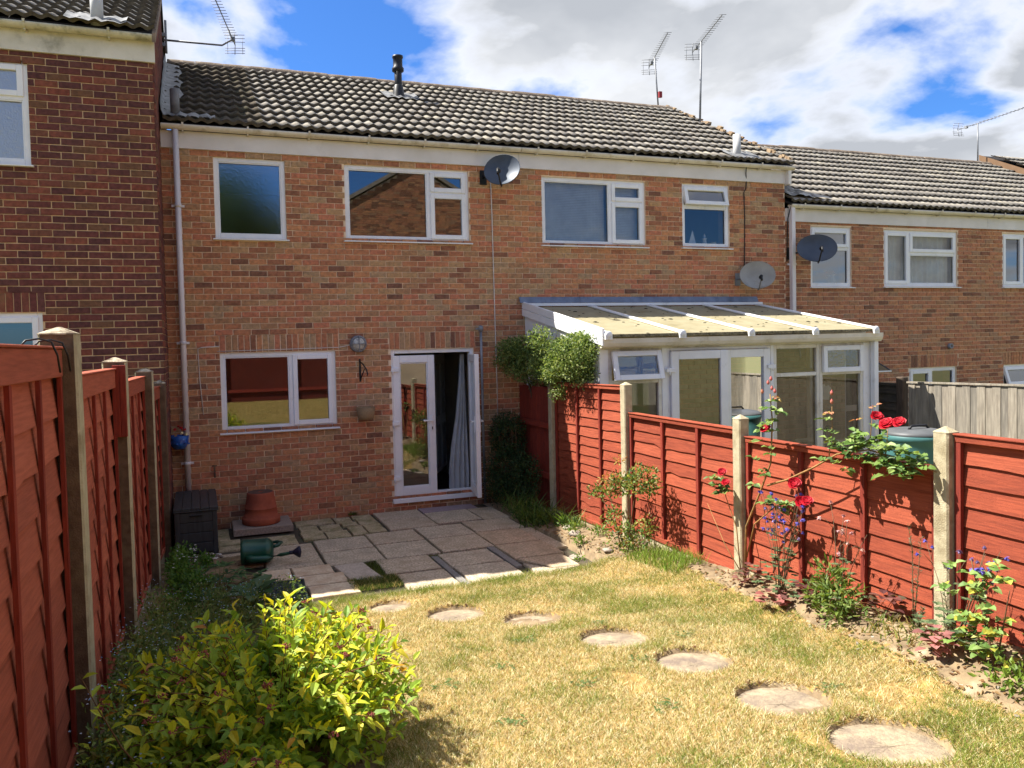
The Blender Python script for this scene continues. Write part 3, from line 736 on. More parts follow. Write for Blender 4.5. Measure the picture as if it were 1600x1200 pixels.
# ---- the taller house at the left, standing a metre forward
hA = thing('terraced_house', 'dark brick house standing forward at the left with mossy gutter', 'house', (-2.6, -1.0, 0), GRP)
hA['ye'] = -1.14; hA['ze'] = 5.74
XA0 = -5.0; YA = -1.0; ZA = 5.43
opA = [(-3.35, -1.575, 4.255, 5.34), (-3.0, -1.53, 1.66, 2.70)]
shell(hA, XA0, XB0-.012, YA, -.2, ZA+.2, 4.6, opA, M_mortarA)
put_bricks(hA, lay_bricks(XA0, XB0-.012, -.02, ZA, opA, [(-3.05, -1.50, 2.7045, 2.93)], 1), YA, 'A', lambda x, y, z: x > -2.3 and z > 2.0, limit=290)
# flank wall facing the patio
fx = XB0
fw = MB(); zt = lambda y: (5.62+(y+1.14)*math.tan(PITCH) if y < 2.05 else 5.62+(3.19-(y-2.05))*math.tan(PITCH))
fw.add([(fx-.005, YA+.009, -.2), (fx-.005, 3.6, -.2), (fx-.005, 3.6, zt(3.6)), (fx-.005, 2.05, zt(2.05)), (fx-.005, YA+.009, zt(YA))], [(0, 1, 2, 3, 4)]); build(fw, 'flank_wall', M_mortarA, hA)
fbk = []
for k in range(100):
    z = -.02+k*CO+.005; s = .003-(k % 2)*.1125
    while s < 4.3:
        a, b = max(s, .004), min(s+BL, 4.3); yc = YA+(a+b)/2
        if b-a > .03 and z+.065 < zt(yc)-.02 and not (yc > .05 and z < 4.9): fbk.append((a, z, b-a, .065))
        s += .225
put_bricks(hA, fbk, 0, 'A', lambda x, y, z: False, rotz=math.pi/2, org=(fx-.0, YA, 0))
window(hA, -3.35, -1.575, 4.255, 5.34, YA, [(-3.295, -2.30, 4.31, 5.285, 'fixed', G_obscA, 0), (-2.24, -1.63, 4.31, 4.93, 'fixed', G_obscA, 0), (-2.24, -1.63, 4.98, 5.285, 'sash', G_obscA, 0)])
window(hA, -3.0, -1.53, 1.66, 2.70, YA, [(-2.945, -2.3, 1.715, 2.645, 'fixed', None, 0), (-2.24, -1.585, 1.715, 2.645, 'sash', None, 0)])
b = MB(); b.box(XA0, XB0+.015, YA-.03, YA+.02, ZA+.002, ZA+.225); build(b, 'fascia_board', M_fasciaA, hA)
half_gutter(hA, XA0, XB0+.03, YA-.10, 5.69, M_gutterA)
roof(hA, XA0, XB0+.03, -1.14, 5.74, 11, seed=9, limit=160, back=2.2)
vent(hA, 'vent_pipe', -.885, -1.0, on_roof(-1.0, -1.14, 5.74), 6.25, .065, mat('pale_grey_vent', lin(196, 196, 194), lin(170, 170, 168), 6, .6))
b = MB(); b.obox((XB0+.0, -1.16, 5.60), (.035, 0, 0), (0, 3.22, 3.22*math.tan(PITCH)), (0, 0, .10)); build(b, 'bargeboard', mat('grey_verge_cement', lin(150, 132, 112), lin(110, 92, 78), 8, .9), hA)
# =================================================================== ground
M_soil = mat('dry_soil', lin(146, 126, 98), lin(112, 96, 76), 9, .98, .9, 45, .1, c3=lin(168, 152, 126), s3=5)
M_turf = mat('parched_turf', lin(176, 146, 92), lin(140, 116, 72), 14, .98, .8, 90, .1, c3=lin(112, 112, 58), s3=1.1, lo3=.55, hi3=.75)
M_far = mat('rough_ground', lin(96, 104, 62), lin(120, 110, 76), 2, .98, .3, 20)
g = MB(); g.box(-400, 400, -400, 400, -1.6, -.75); struct(build(g, 'ground', M_far))
def sheet(name, x0, x1, y0, y1, st, m, zf, drop=-.03):
    nx, ny = max(1, int((x1-x0)/st)), max(1, int((y1-y0)/st))
    xs, ys = np.linspace(x0, x1, nx+1), np.linspace(y0, y1, ny+1); X, Y = np.meshgrid(xs, ys, indexing='ij')
    Z = zf(X, Y)+drop; V = np.stack([X, Y, Z], -1).reshape(-1, 3)
    i, j = np.meshgrid(np.arange(nx), np.arange(ny), indexing='ij'); a = (i*(ny+1)+j).ravel()
    F = np.stack([a, a+ny+1, a+ny+2, a+1], -1)
    return struct(link(name, np_mesh(name, V, F, m, smooth=True)))
ghv = lambda X, Y: .1*np.maximum(0, -Y-3.3)
sheet('neighbour_ground', 4.45, 24, -12.5, .2, .5, M_far, ghv, -.12)
sheet('neighbour_ground', -9, -.62, -12.5, -1.0, .5, M_far, lambda X, Y: ghv(X, Y)+.45, -.12)
# lawn with its soil borders
STONES = [(1.47, -3.90, .19), (1.88, -4.39, .24), (2.33, -4.85, .22), (2.62, -5.55, .235), (2.79, -6.19, .23), (2.83, -6.88, .235), (2.88, -7.48, .25)]
def xr(y): return np.interp(-np.asarray(y), [3.2, 3.45, 3.6, 3.9, 4.3, 5.2, 6, 6.5, 7.1, 8, 12], [3.5, 3.78, 3.95, 4.08, 4.02, 3.90, 3.80, 3.76, 3.66, 3.6, 3.6])
def xl(y): return np.interp(-np.asarray(y), [3.2, 3.5, 4, 5, 6, 8, 12], [.95, .85, .75, .72, .75, .8, .8])
def lawn_z(X, Y):
    z = .1*np.maximum(0, -Y-3.3)
    bed = np.clip((X-3.55)/.5, 0, 1)*np.clip((-Y-1.0)/2.0, 0, 1)*.14
    z = z+bed+(fbm(X*2.2+9, Y*2.2, 3)-.5)*.03+(fbm(X*14, Y*14, 5)-.5)*.012*(1+2*(X > xr(Y)))
    pat = (X < 3.80) & (Y > -3.42) & ~((X < .40) & (Y < -1.55)) & ~((X < .50) & (Y < -2.3))
    z = np.where(pat, -.075, z); z = np.where(~pat & (X < .5) & (Y > -3.42), z+.02, z)
    for sx, sy, r in STONES:
        d = np.hypot(X-sx, Y-sy); z = np.where(d < r+.006, z-.04*np.clip((r+.006-d)/.02, 0, 1), z)
    return z
lawn = sheet('lawn', -.55, 4.40, -11.8, -.95, .02, [M_turf, M_soil], lawn_z, 0.0)
me = lawn.data; n = len(me.polygons); cen = np.zeros(n*3); me.polygons.foreach_get('center', cen); cen = cen.reshape(-1, 3)
soil = (cen[:, 0] > xr(cen[:, 1])+(fbm(cen[:, 0]*6, cen[:, 1]*6, 8)-.5)*.22) | (cen[:, 0] < xl(cen[:, 1])) | (cen[:, 1] > -3.25)
for sx, sy, r in STONES: soil |= np.hypot(cen[:, 0]-sx, cen[:, 1]-sy) < r+.004
me.polygons.foreach_set('material_index', soil.astype(np.int32)); me.update()
# patio bed of sand under the slabs
g = MB(); g.box(-.33, 3.80, -3.44, -.002, -.3, -.028)
struct(build(g, 'patio', mat('sandy_joints', lin(92, 82, 68), lin(68, 62, 50), 12, .98, .8, 60, c3=lin(70, 84, 44), s3=3)))
patio = bpy.data.objects['patio']
def slabm(n, a, b, c=None, bs=220): return mat(n, lin(*a), lin(*b), 46, .93, .75, bs, .25, detail=4, lo=.42, hi=.60, c3=lin(*(c or b)), s3=5.5, lo3=.42, hi3=.72)
M_slab = [slabm('grey_buff_slab', (216, 198, 172), (166, 150, 128), (170, 152, 126)), slabm('riven_slab', (220, 204, 178), (168, 152, 130), (164, 150, 130)), slabm('warm_slab', (220, 196, 166), (172, 148, 120), (166, 148, 122))]
M_light = slabm('sandstone_slab', (226, 208, 180), (208, 186, 156), (190, 158, 128), 90); M_cob = slabm('mossy_sett', (204, 186, 152), (166, 150, 118), (130, 126, 82)); M_strip = slabm('grey_cement_strip', (150, 146, 140), (130, 126, 122)); M_greys = slabm('smooth_grey_slab', (204, 190, 172), (178, 164, 148), (166, 152, 136), 90)
M_pink = slabm('mauve_slab', (174, 154, 158), (152, 136, 140))
def slab(pts, m, top=0.0, th=.05, name='slab', parent=None, gap=.007, seedk=0):
    c = [sum(p[0] for p in pts)/4, sum(p[1] for p in pts)/4]; n = 5
    q = []
    for i in range(4):
        a, b = Vector((*pts[i], 0)), Vector((*pts[(i+1) % 4], 0))
        for t in range(n):
            p = a.lerp(b, t/n); d = Vector((c[0]-p.x, c[1]-p.y, 0)); d.normalize(); q.append(p+d*(gap+rnd(-.003, .005)*(1 if t else 1.4)))
    k = len(q); tl = (rnd(-.004, .004), rnd(-.004, .004)); hz = lambda p: top+tl[0]*(p.x-c[0])+tl[1]*(p.y-c[1])+rnd(-.0008, .0008)
    mb = MB(); inner = [Vector((c[0]+(p.x-c[0])*.972, c[1]+(p.y-c[1])*.972, 0)) for p in q]
    mb.add([(p.x, p.y, top-th) for p in q]+[(p.x, p.y, hz(p)-.006) for p in q]+[(p.x, p.y, hz(p)) for p in inner],
           [(i, (i+1) % k, k+(i+1) % k, k+i) for i in range(k)]+[(k+i, k+(i+1) % k, 2*k+(i+1) % k, 2*k+i) for i in range(k)]+[tuple(2*k+i for i in range(k))])
    return build(mb, name, m, parent or patio, org=(c[0], c[1], top))
def rect(x0, x1, y0, y1): return [(x0, y0), (x1, y0), (x1, y1), (x0, y1)]
SL = [(rect(2.18,2.81,-.52,-.04),0),(rect(2.18,2.81,-1.05,-.53),0),(rect(2.82,3.62,-.30,-.02),'p'),(rect(2.82,3.43,-.95,-.32),1),(rect(3.44,3.80,-1.0,-.32),0),
 (rect(1.84,2.45,-1.64,-1.13),0),(rect(2.47,3.09,-1.64,-1.08),1),(rect(3.11,3.75,-1.58,-1.02),0),(rect(1.84,2.45,-2.25,-1.66),1),(rect(2.47,3.08,-2.24,-1.66),0),
 (rect(3.09,3.70,-2.21,-1.60),2),(rect(1.70,2.28,-2.81,-2.29),0),(rect(2.38,2.96,-2.81,-2.31),1),(rect(3.08,3.66,-2.80,-2.23),2),(rect(1.78,2.29,-3.40,-2.83),0),
 (rect(2.39,2.97,-3.38,-2.83),1),(rect(.62,1.19,-1.76,-1.25),0),(rect(1.21,1.83,-1.72,-1.18),1),(rect(.60,1.19,-2.20,-1.78),0),(rect(1.21,1.83,-2.27,-1.74),1),
 (rect(.10,.60,-1.94,-1.34),0),(rect(3.64,3.80,-2.6,-1.62),0)]
for r, k in SL: slab(r, M_pink if k == 'p' else M_slab[k], rnd(-.004, .004))
slab([(3.09,-2.83),(3.62,-2.82),(3.60,-3.27),(3.32,-3.27)], M_slab[2]); slab([(3.08,-3.0),(3.29,-3.28),(3.60,-3.29),(3.09,-3.44)], M_slab[1])
slab(rect(2.98,3.06,-3.05,-2.24), M_strip, -.006); slab(rect(2.30,2.37,-3.44,-2.33), M_strip, -.006)
slab(rect(2.38,3.07,-3.46,-3.40), M_slab[1], -.004); slab(rect(1.9,2.29,-3.46,-3.41), M_slab[2], -.004)
slab(rect(.84,1.24,-2.53,-2.22), M_light, .006); slab(rect(.86,1.32,-2.87,-2.545), M_light, .006); slab(rect(.91,1.36,-3.24,-2.89), M_light, .006); slab(rect(.48,.83,-2.66,-2.22), M_light, .006)
slab([(1.255,-2.30),(1.57,-2.29),(1.66,-2.93),(1.335,-2.86)], M_greys, .006)
# small mossy setts by the wall, and the raised slab under the pot
setts = [(1.12,1.62,-.34,-.06),(1.63,1.86,-.40,-.06),(1.87,2.15,-.24,-.04),(1.14,1.38,-.68,-.36),(1.39,1.66,-.74,-.42),(1.67,1.88,-.62,-.42),(1.89,2.14,-.62,-.26),(1.12,1.40,-1.10,-.70),(1.41,1.70,-1.12,-.76),(1.71,1.90,-1.10,-.64),(1.91,2.14,-1.08,-.64),(.44,1.06,-1.18,-.72),(.16,.42,-.96,-.72),(.16,.42,-1.18,-.98),(.10,.31,-.70,-.10)]
for s in setts: slab(rect(*s), M_cob, rnd(-.012, .004), name='sett', gap=.007)
ps = thing('raised_slab', 'thick pebble-faced slab lying under the upturned terracotta pot', 'paving slab', (.70, -.32, 0))
slab(rect(.345, 1.07, -.60, -.03), slabm('pebbled_slab', (168, 150, 134), (136, 120, 110), (150, 136, 122), 120), .085, .083, 'slab', ps)
# moss and grass tufts in the joints; loose debris
def leaf_cloud(P, D, Nn, ln, wd, fold=.25):
    """six-point folded leaves. P base points, D directions, Nn normals (n,3); ln, wd (n,)"""
    P, D, Nn = map(lambda a: np.asarray(a, float), (P, D, Nn)); ln = np.asarray(ln)[:, None]; wd = np.asarray(wd)[:, None]
    D = D/np.linalg.norm(D, axis=1, keepdims=True); Sd = np.cross(D, Nn); Sd /= (np.linalg.norm(Sd, axis=1, keepdims=True)+1e-9); U = np.cross(Sd, D)
    dr = -.12*ln
    v = np.stack([P, P+D*ln*.35+Sd*wd*.5+U*wd*fold, P+D*ln*.45, P+D*ln*.35-Sd*wd*.5+U*wd*fold, P+D*ln*.72+Sd*wd*.33+U*(wd*fold*.6+dr*.4), P+D*ln*.72-Sd*wd*.33+U*(wd*fold*.6+dr*.4), P+D*ln*.98+U*dr], 1)
    k = np.arange(len(P))[:, None, None]*7
    t = np.array([[0,2,1],[0,3,2],[1,2,4],[2,3,5],[2,6,4],[2,5,6]])[None]
    return v.reshape(-1, 3), (t+k).reshape(-1, 3)
def blades(P, hgt, wd, lean, rs):
    n = len(P); az = rs.uniform(0, 2*np.pi, n); ln = lean*rs.uniform(.3, 1.0, n)
    d = np.stack([np.cos(az)*np.sin(ln), np.sin(az)*np.sin(ln), np.cos(ln)], 1); h = (hgt*rs.uniform(.5, 1.15, n))[:, None]
    a2 = rs.uniform(0, np.pi, n); s = np.stack([np.cos(a2), np.sin(a2), np.zeros(n)], 1)*(wd*rs.uniform(.7, 1.3, n))[:, None]*.5
    mid = P+d*h*.55; tip = P+d*h+np.stack([np.cos(az), np.sin(az), -np.ones(n)*.3], 1)*h*.28*np.sin(ln)[:, None]
    v = np.stack([P-s, P+s, mid+s*.7, mid-s*.7, tip], 1).reshape(-1, 3)
    k = np.arange(n)[:, None, None]*5
    return v, (np.array([[0,1,2],[0,2,3],[3,2,4]])[None]+k).reshape(-1, 3)
RS = np.random.RandomState(5)
M_grass = mat('grass_blade', (1, 1, 1, 1), (.86, .86, .86, 1), 30, .85, spec=.15, attr='tint', transl=(.35, (1, 1, .8, 1)))
lc = lambda *c: np.array(lin(*c)[:3])
def make_lawn_grass():
    n = 600000
    # denser towards the back of the garden, where the blades are close to the lens
    y = -3.35-5.1*RS.rand(n)**.85; x = RS.uniform(.45, 4.25, n)
    edge = xr(y)+(fbm(x*6, y*6, 8)-.5)*.25
    keep = (x < edge-RS.rand(n)**3*.15) & (x > xl(y)-.05)
    front = -3.42+.10*np.sin(x*1.9+1)+(fbm(x*7, y*0, 2)-.5)*.10
    front = np.where((x > 1.33) & (x < 1.80), -2.90, front); front = np.where((x > 1.80) & (x < 2.3), -3.36, front); front = np.where(x < 1.33, -3.2, front); front = np.where(x > 2.35, -3.42, front)
    keep &= y < front+.0
    for sx, sy, r in STONES:
        d = np.hypot(x-sx, y-sy); keep &= ~((d < r*(.95+.09*vnoise(np.arctan2(y-sy, x-sx)*3+sx, y*0+sy, 4))) )
    bare = fbm(x*3.1, y*3.1, 21, 3); keep &= ~((bare < .26) & (RS.rand(n) < .75))
    x, y = x[keep], y[keep]; n = len(x)
    z = lawn_z(x, y)
    pt = .6*fbm(x*1.3+4, y*1.3, 31, 4)+.4*fbm(x*6, y*6, 35, 3); green = np.clip((pt-.43)*2.6, .10, .65)+.3*np.clip((-3.62-y < 0)*1.0, 0, 1)+.05
    gsel = RS.rand(n) < green
    straw = np.stack([lc(214,190,130), lc(246,232,184), lc(196,168,112), lc(230,208,150), lc(150,122,78), lc(252,242,204)])[RS.randint(0, 6, n)]
    grn = np.stack([lc(132,142,58), lc(110,126,50), lc(154,158,78), lc(120,140,64)])[RS.randint(0, 4, n)]
    c = np.where(gsel[:, None], grn, straw)*RS.uniform(.8, 1.15, n)[:, None]
    h = np.where(gsel, .042, .033)*(.8+.6*fbm(x*4, y*4, 40, 2)); edgef = np.clip((y+3.75)/.3, 0, 1); h = h*(1+.7*edgef)
    v, f = blades(np.stack([x, y, z-.002], 1), h, np.where(gsel, .0029, .0026), 1.2, RS)
    o = link('grass', np_mesh('grass', v, f, M_grass, np.repeat(c, 5, 0))); return stuff(o)
make_lawn_grass()
def back_grass():
    n = 60000; y = -8.4-3.2*RS.rand(n); x = RS.uniform(-.1, 4.1, n); c = tints0(n); v, f = blades(np.stack([x, y, lawn_z(x, y)], 1), np.full(n, .045), np.full(n, .006), 1.2, RS)
    stuff(link('grass', np_mesh('grass', v, f, M_grass, np.repeat(c, 5, 0))))
def tints0(n): return np.stack([lc(214,188,126), lc(236,214,160), lc(190,160,100), lc(140,148,70), lc(120,134,60)])[RS.randint(0, 5, n)]*RS.uniform(.8, 1.15, n)[:, None]
back_grass()
def tuft(x0, x1, y0, y1, n, h, cols, z=-.02, lean=.9, zf=None, w=.004):
    x, y = RS.uniform(x0, x1, n), RS.uniform(y0, y1, n); zz = lawn_z(x, y) if zf is None else np.full(n, z)
    v, f = blades(np.stack([x, y, zz], 1), np.full(n, h), np.full(n, w), lean, RS); c = np.stack([lc(*q) for q in cols])[RS.randint(0, len(cols), n)]*RS.uniform(.75, 1.15, n)[:, None]
    return v, f, np.repeat(c, 5, 0)
GREENS = [(110,130,52), (88,108,44), (130,146,70), (78,98,44)]
parts = [tuft(1.58, 1.76, -2.95, -2.26, 1500, .05, GREENS+[(90, 84, 50)], -.025, zf=0), tuft(1.3, 1.78, -3.2, -2.86, 2600, .06, GREENS+[(210, 184, 120)], -.01, zf=0),
         tuft(2.28, 2.40, -2.46, -2.27, 160, .025, GREENS, -.02, zf=0), tuft(1.2, 2.1, -1.16, -1.10, 130, .02, GREENS, -.015, zf=0), tuft(1.1, 3.6, -2.29, -2.25, 190, .016, GREENS, -.016, zf=0),
         tuft(1.2, 3.1, -1.66, -1.63, 100, .014, GREENS, -.016, zf=0), tuft(1.86, 1.98, -.035, .0, 130, .06, GREENS, 0, zf=0), tuft(1.1, 2.15, -1.1, -.1, 240, .016, GREENS, -.012, zf=0)]
vs, fs, cs, b = [], [], [], 0
for v, f, c in parts: vs.append(v); fs.append(f+b); cs.append(c); b += len(v)
stuff(link('joint_grass', np_mesh('joint_grass', np.concatenate(vs), np.concatenate(fs), M_grass, np.concatenate(cs))))
# seven round stepping stones sunk in the turf
M_step = mat('stepping_stone', lin(172, 156, 130), lin(144, 129, 108), 26, .93, .9, 70, .2, c3=lin(124, 110, 98), s3=4, lo3=.45, hi3=.65)
step_l = ['round stepping stone nearest the patio, half hidden by the yellow shrub', 'second round stepping stone out from the patio', 'third round stepping stone, with a pale blotch, below the patio edge',
          'fourth stepping stone, middle one of the seven in the lawn', 'fifth stepping stone with a dark cut turf edge behind', 'sixth stepping stone with a ragged turf edge behind it', 'large stepping stone nearest the camera at bottom right']
for (sx, sy, r), lb in zip(STONES, step_l):
    z = float(lawn_z(np.array([sx]), np.array([sy+r+.06]))[0])-.006; mb = MB(); prof = [(r, -.06), (r, -.012), (r-.014, 0), (r*.6, .002), (0, .002)]
    mb.lathe(prof, (0, 0, 0), 34); mb.v = [(x*(1+.03*math.sin(3*math.atan2(y, x)+sx*5)), y*(1+.03*math.sin(2*math.atan2(y, x)+sy)), q+rnd(-.0015, .0015)) for x, y, q in mb.v]
    o = link('stepping_stone', mb.mesh('stepping_stone', M_step), None, (sx, sy, z), (R(-4), 0, 0)); tag(o, lb, 'stepping stone', 'round stepping stones across the lawn')
    e = MB()                                                            # crumbly cut edge of turf on the far side
    for i in range(44):
        a = rnd(.8, 2.9); q = r+.004+rnd(-.004, .008); s = rnd(.004, .010); e.obox((sx+q*math.cos(a), sy+q*math.sin(a), z+rnd(-.012, .018)), (s, rnd(-.006, .006), rnd(-.004, .004)), (0, s, rnd(-.005, .005)), (0, .003, s*1.2))
    en = build(e, 'soil_crumbs', mat('dark_soil', lin(140, 108, 76), lin(110, 84, 60), 20, .98)); stuff(en)
# small clods, chippings and dead leaves on the beds
cl = MB()
for i in range(900):
    y = -1.5-6.3*random.random(); x = float(xr(np.array([y]))[0])+rnd(-.08, .45) if random.random() < .85 else rnd(-.3, .7)
    if x > 4.1 or y > -1.6 and x < 3.7 or (y > -3.45 and 1.0 < x < 3.75): continue
    z = float(lawn_z(np.array([x]), np.array([y]))[0]); s = rnd(.005, .022); a = rnd(0, 6.3)
    cl.obox((x, y, z-.002), (s*math.cos(a), s*math.sin(a), rnd(-.3, .3)*s), (-s*math.sin(a)*.8, s*math.cos(a)*.8, rnd(-.3, .3)*s), (0, rnd(-.2, .2)*s, s*rnd(.2, .7)), random.choice((0, 0, 0, 1, 2)))
P, D = [], []
while len(P) < 1500:
    y = -1.6-6.2*random.random(); x = float(xr(np.array([y]))[0])+rnd(-.05, .5) if random.random() < .8 else rnd(-.45, .75)
    if x > 4.2 or (y > -3.45 and .5 < x < 3.82): continue
    P.append((x, y, float(lawn_z(np.array([x]), np.array([y]))[0])+.006)); a = rnd(0, 6.28); D.append((math.cos(a), math.sin(a), rnd(-.1, .35)))
n = len(P); v, f = leaf_cloud(P, D, RS.normal(size=(n, 3))*.35+np.array([0, 0, 1]), RS.uniform(.015, .045, n), RS.uniform(.008, .022, n), .3)
lt = np.stack([lc(176, 142, 98), lc(140, 104, 70), lc(196, 168, 124), lc(112, 82, 58), lc(120, 128, 70)])[RS.randint(0, 5, n)]*RS.uniform(.7, 1.1, n)[:, None]
stuff(link('leaf_litter', np_mesh('leaf_litter', v, f, M_grass, np.repeat(lt, 7, 0))))
stuff(build(cl, 'clods', [M_soil, mat('dead_leaf', lin(176, 140, 96), lin(120, 92, 62), 30, .9), mat('pale_chipping', lin(176, 166, 150), lin(140, 130, 116), 20, .9)]))

# =================================================================== fences
def redm(n, a, b, st): return mat(n, lin(*a), lin(*b), 5.0, .8, .5, 45, .25, detail=9, lo=.40, hi=.60, c3=lin(*(int(v*.72) for v in a)), s3=1.6, lo3=.58, hi3=.8, stretch=st)
FR = [redm('red_stained_board', (158, 76, 51), (134, 62, 42), (2.0, 1.0, 22)), redm('red_stained_board_b', (148, 70, 47), (126, 57, 39), (2.3, 1.1, 19)), redm('red_stained_board_c', (166, 83, 57), (142, 68, 47), (1.7, .9, 24))]
FRV = [redm('dark_red_upright', (146, 58, 42), (124, 48, 36), (12, 12, 1.2)), redm('dark_red_upright_b', (136, 54, 40), (114, 44, 34), (14, 14, 1.2))]
FL = [redm('brown_red_board', (176, 94, 70), (158, 82, 61), (3, 1.0, 17)), redm('brown_red_board_b', (168, 88, 66), (150, 78, 58), (3, 1.0, 20)), redm('brown_red_board_c', (184, 100, 75), (166, 88, 65), (3, .9, 15))]
M_conc = mat('pale_concrete', lin(186, 176, 146), lin(166, 154, 126), 14, .95, .7, 130, .2, c3=lin(138, 126, 98), s3=5, lo3=.52, hi3=.72)
M_concd = mat('stained_concrete', lin(118, 98, 78), lin(94, 76, 60), 14, .95, .7, 130, .2, c3=lin(124, 108, 84), s3=6)
M_cap = mat('lichened_concrete', lin(206, 194, 168), lin(132, 116, 98), 24, .95, .9, 90, .2, c3=lin(96, 80, 66), s3=9, lo3=.48, hi3=.6)
def post(name, x, y, z0, z1, label, group, w=.098, mats=(M_conc, M_conc, M_conc), ax=(0, 1), lean=(0, 0)):
    """concrete post with a weathered pyramid top; mats: garden face, end faces, cap"""
    r = w/2; t = thing(name, label, 'fence post', (x, y, z0), group); c = .010
    oct_ = [(-r+c, -r), (r-c, -r), (r, -r+c), (r, r-c), (r-c, r), (-r+c, r), (-r, r-c), (-r, -r+c)]
    b = MB(); h = z1-z0
    b.add([(x+p[0]+lean[0]*t_, y+p[1]+lean[1]*t_, z0-.25*(1-t_)+t_*(h-.035)) for t_ in (0, 1) for p in oct_], [(i, (i+1) % 8, 8+(i+1) % 8, 8+i) for i in range(8)])
    b.m = [1 if i in (0, 4) else 0 for i in range(8)]
    build(b, 'shaft', [mats[0], mats[1]], t)
    k = MB(); cx, cy = x+lean[0], y+lean[1]
    k.add([(cx+p[0]*1.03, cy+p[1]*1.03, z1-.036) for p in oct_]+[(cx+p[0]*1.03, cy+p[1]*1.03, z1-.03) for p in oct_]+[(cx+p[0]*.12, cy+p[1]*.12, z1) for p in oct_],
          [(i, (i+1) % 8, 8+(i+1) % 8, 8+i) for i in range(8)]+[(8+i, 8+(i+1) % 8, 16+(i+1) % 8, 16+i) for i in range(8)]+[tuple(16+i for i in range(8))])
    build(k, 'cap', mats[2], t)
    return t
def panel(p0, p1, zt, zb, nsign, boards, battens, mats, umats, label, group, waney=.006, topw=.05, gravel=True, slope=0.0, cap=True, frame=True, sh=.018, off=-.04):
    """overlapping waney-edged panel between two ground points; nsign picks the face with the battens"""
    a, b = Vector((*p0, 0)), Vector((*p1, 0)); u = (b-a); Ln = u.length; u.normalize(); nn = Vector((u.y, -u.x, 0))*nsign
    t = thing('lap_fence', label, 'fence panel', ((a.x+b.x)/2, (a.y+b.y)/2, zb), group)
    P = lambda s, n, z: a+u*s+nn*(n+off)+Vector((0, 0, z+slope*(s/Ln-.5)))
    def bx(mb, s0, s1, n0, n1, z0, z1): return mb.add([P(s0,n0,z0),P(s1,n0,z0),P(s1,n1,z0),P(s0,n1,z0),P(s0,n0,z1),P(s1,n0,z1),P(s1,n1,z1),P(s0,n1,z1)], [(0,3,2,1),(4,5,6,7),(0,1,5,4),(1,2,6,5),(2,3,7,6),(3,0,4,7)] if nsign < 0 else [(0,1,2,3),(7,6,5,4),(4,5,1,0),(5,6,2,1),(6,7,3,2),(7,4,0,3)])
    H = zt-topw-.008-(zb+.01); bh = H/boards; ns = 12
    for i in range(boards):
        top = zt-topw-.004-i*bh+.018; bot = zt-topw-.008-(i+1)*bh; wv = waney*random.choice((.25, .4, .6, 1.0, 2.2)); ph = rnd(0, 9); kn = rnd(0, ns)
        mb = MB(); v = []
        for k in range(ns+1):
            s = Ln*k/ns; e = wv*.6*(math.sin(k*.45+ph)+.7*math.sin(k*1.7+ph*2)+rnd(-.7, .7))+(-wv*2.2 if abs(k-kn) < .6 else 0)
            v += [P(s, 0.0, top), P(s, sh, bot+e), P(s, sh-.011, bot+e-.002)]
        f = []
        for k in range(ns):
            q = 3*k; f += [(q, q+1, q+4, q+3), (q+1, q+2, q+5, q+4)]
        if nsign > 0: f = [tuple(reversed(x)) for x in f]
        mb.add(v, f); mb.add([P(0, -.006, top), P(Ln, -.006, top), P(Ln, -.004, bot), P(0, -.004, bot)], [(0, 1, 2, 3)])
        build(mb, 'board', random.choice(mats), t, org=P(Ln/2, 0, bot))
    fr = .042
    for s in battens: mb = MB(); bx(mb, s-.018, s+.018, sh+.001, fr, zb+.045, zt-topw-.001); build(mb, 'batten', random.choice(umats), t, org=P(s, 0, zb))
    if frame:
        for s in (.02, Ln-.02): mb = MB(); bx(mb, s-.019, s+.019, sh+.001, fr+.001, zb+.045, zt-topw-.001); build(mb, 'end_batten', random.choice(umats), t, org=P(s, 0, zb))
    mb = MB(); bx(mb, 0, Ln, -.018, fr+.004, zt-topw, zt-.012); build(mb, 'top_rail', random.choice(mats), t, .003, org=P(Ln/2, 0, zt))
    if cap: mb = MB(); bx(mb, -.002, Ln+.002, -.026, fr+.014, zt-.011, zt); build(mb, 'capping', random.choice(mats), t, .003, org=P(Ln/2, 0, zt))
    mb = MB(); bx(mb, 0, Ln, sh+.001, fr+.002, zb, zb+.044); build(mb, 'bottom_rail', random.choice(mats), t, .003, org=P(Ln/2, 0, zb))
    if gravel: mb = MB(); bx(mb, 0, Ln, -.02, .03, zb-.30, zb-.006); build(mb, 'gravel_board', M_conc, t, org=P(Ln/2, 0, zb))
    return t, P
GP, GPo = 'red fence panels along the right of the garden', 'concrete posts of the right hand fence'
RP = [(4.37, -1.16), (4.31, -3.03), (4.235, -4.90), (4.15, -6.77), (4.07, -8.64)]
post('fence_post', *RP[0], -.2, 1.74, 'pale concrete post beside the house, under the bushy shrub', GPo)
post('fence_post', *RP[1], -.1, 1.81, 'tall concrete post behind the small rose bush', GPo)
post('fence_post', *RP[2], .1, 1.61, 'concrete post with red rose leaves hanging against it', GPo)
post('fence_post', *RP[3], .3, 1.69, 'nearest concrete post, with grey rosemary at its foot', GPo)
e = .055
def inset(p, q): p, q = Vector(p), Vector(q); d = (q-p).normalized()*e; return tuple(p+d), tuple(q-d)
PL = [inset(RP[i], RP[i+1]) for i in range(4)]
panel(*PL[0], 1.755, .10, 1, 14, (.62, 1.2), FR, FRV, 'tall red panel below the conservatory, partly shaded at its left end', GP, waney=.010, slope=.03)
panel(*PL[1], 1.49, .24, 1, 10, (.62, 1.2), FR, FRV, 'lower red panel behind the small rose bush', GP, waney=.006)
panel(*PL[2], 1.44, .34, 1, 9, (.62, 1.2), FR, FRV, 'red panel with the climbing red rose across it', GP, waney=.004)
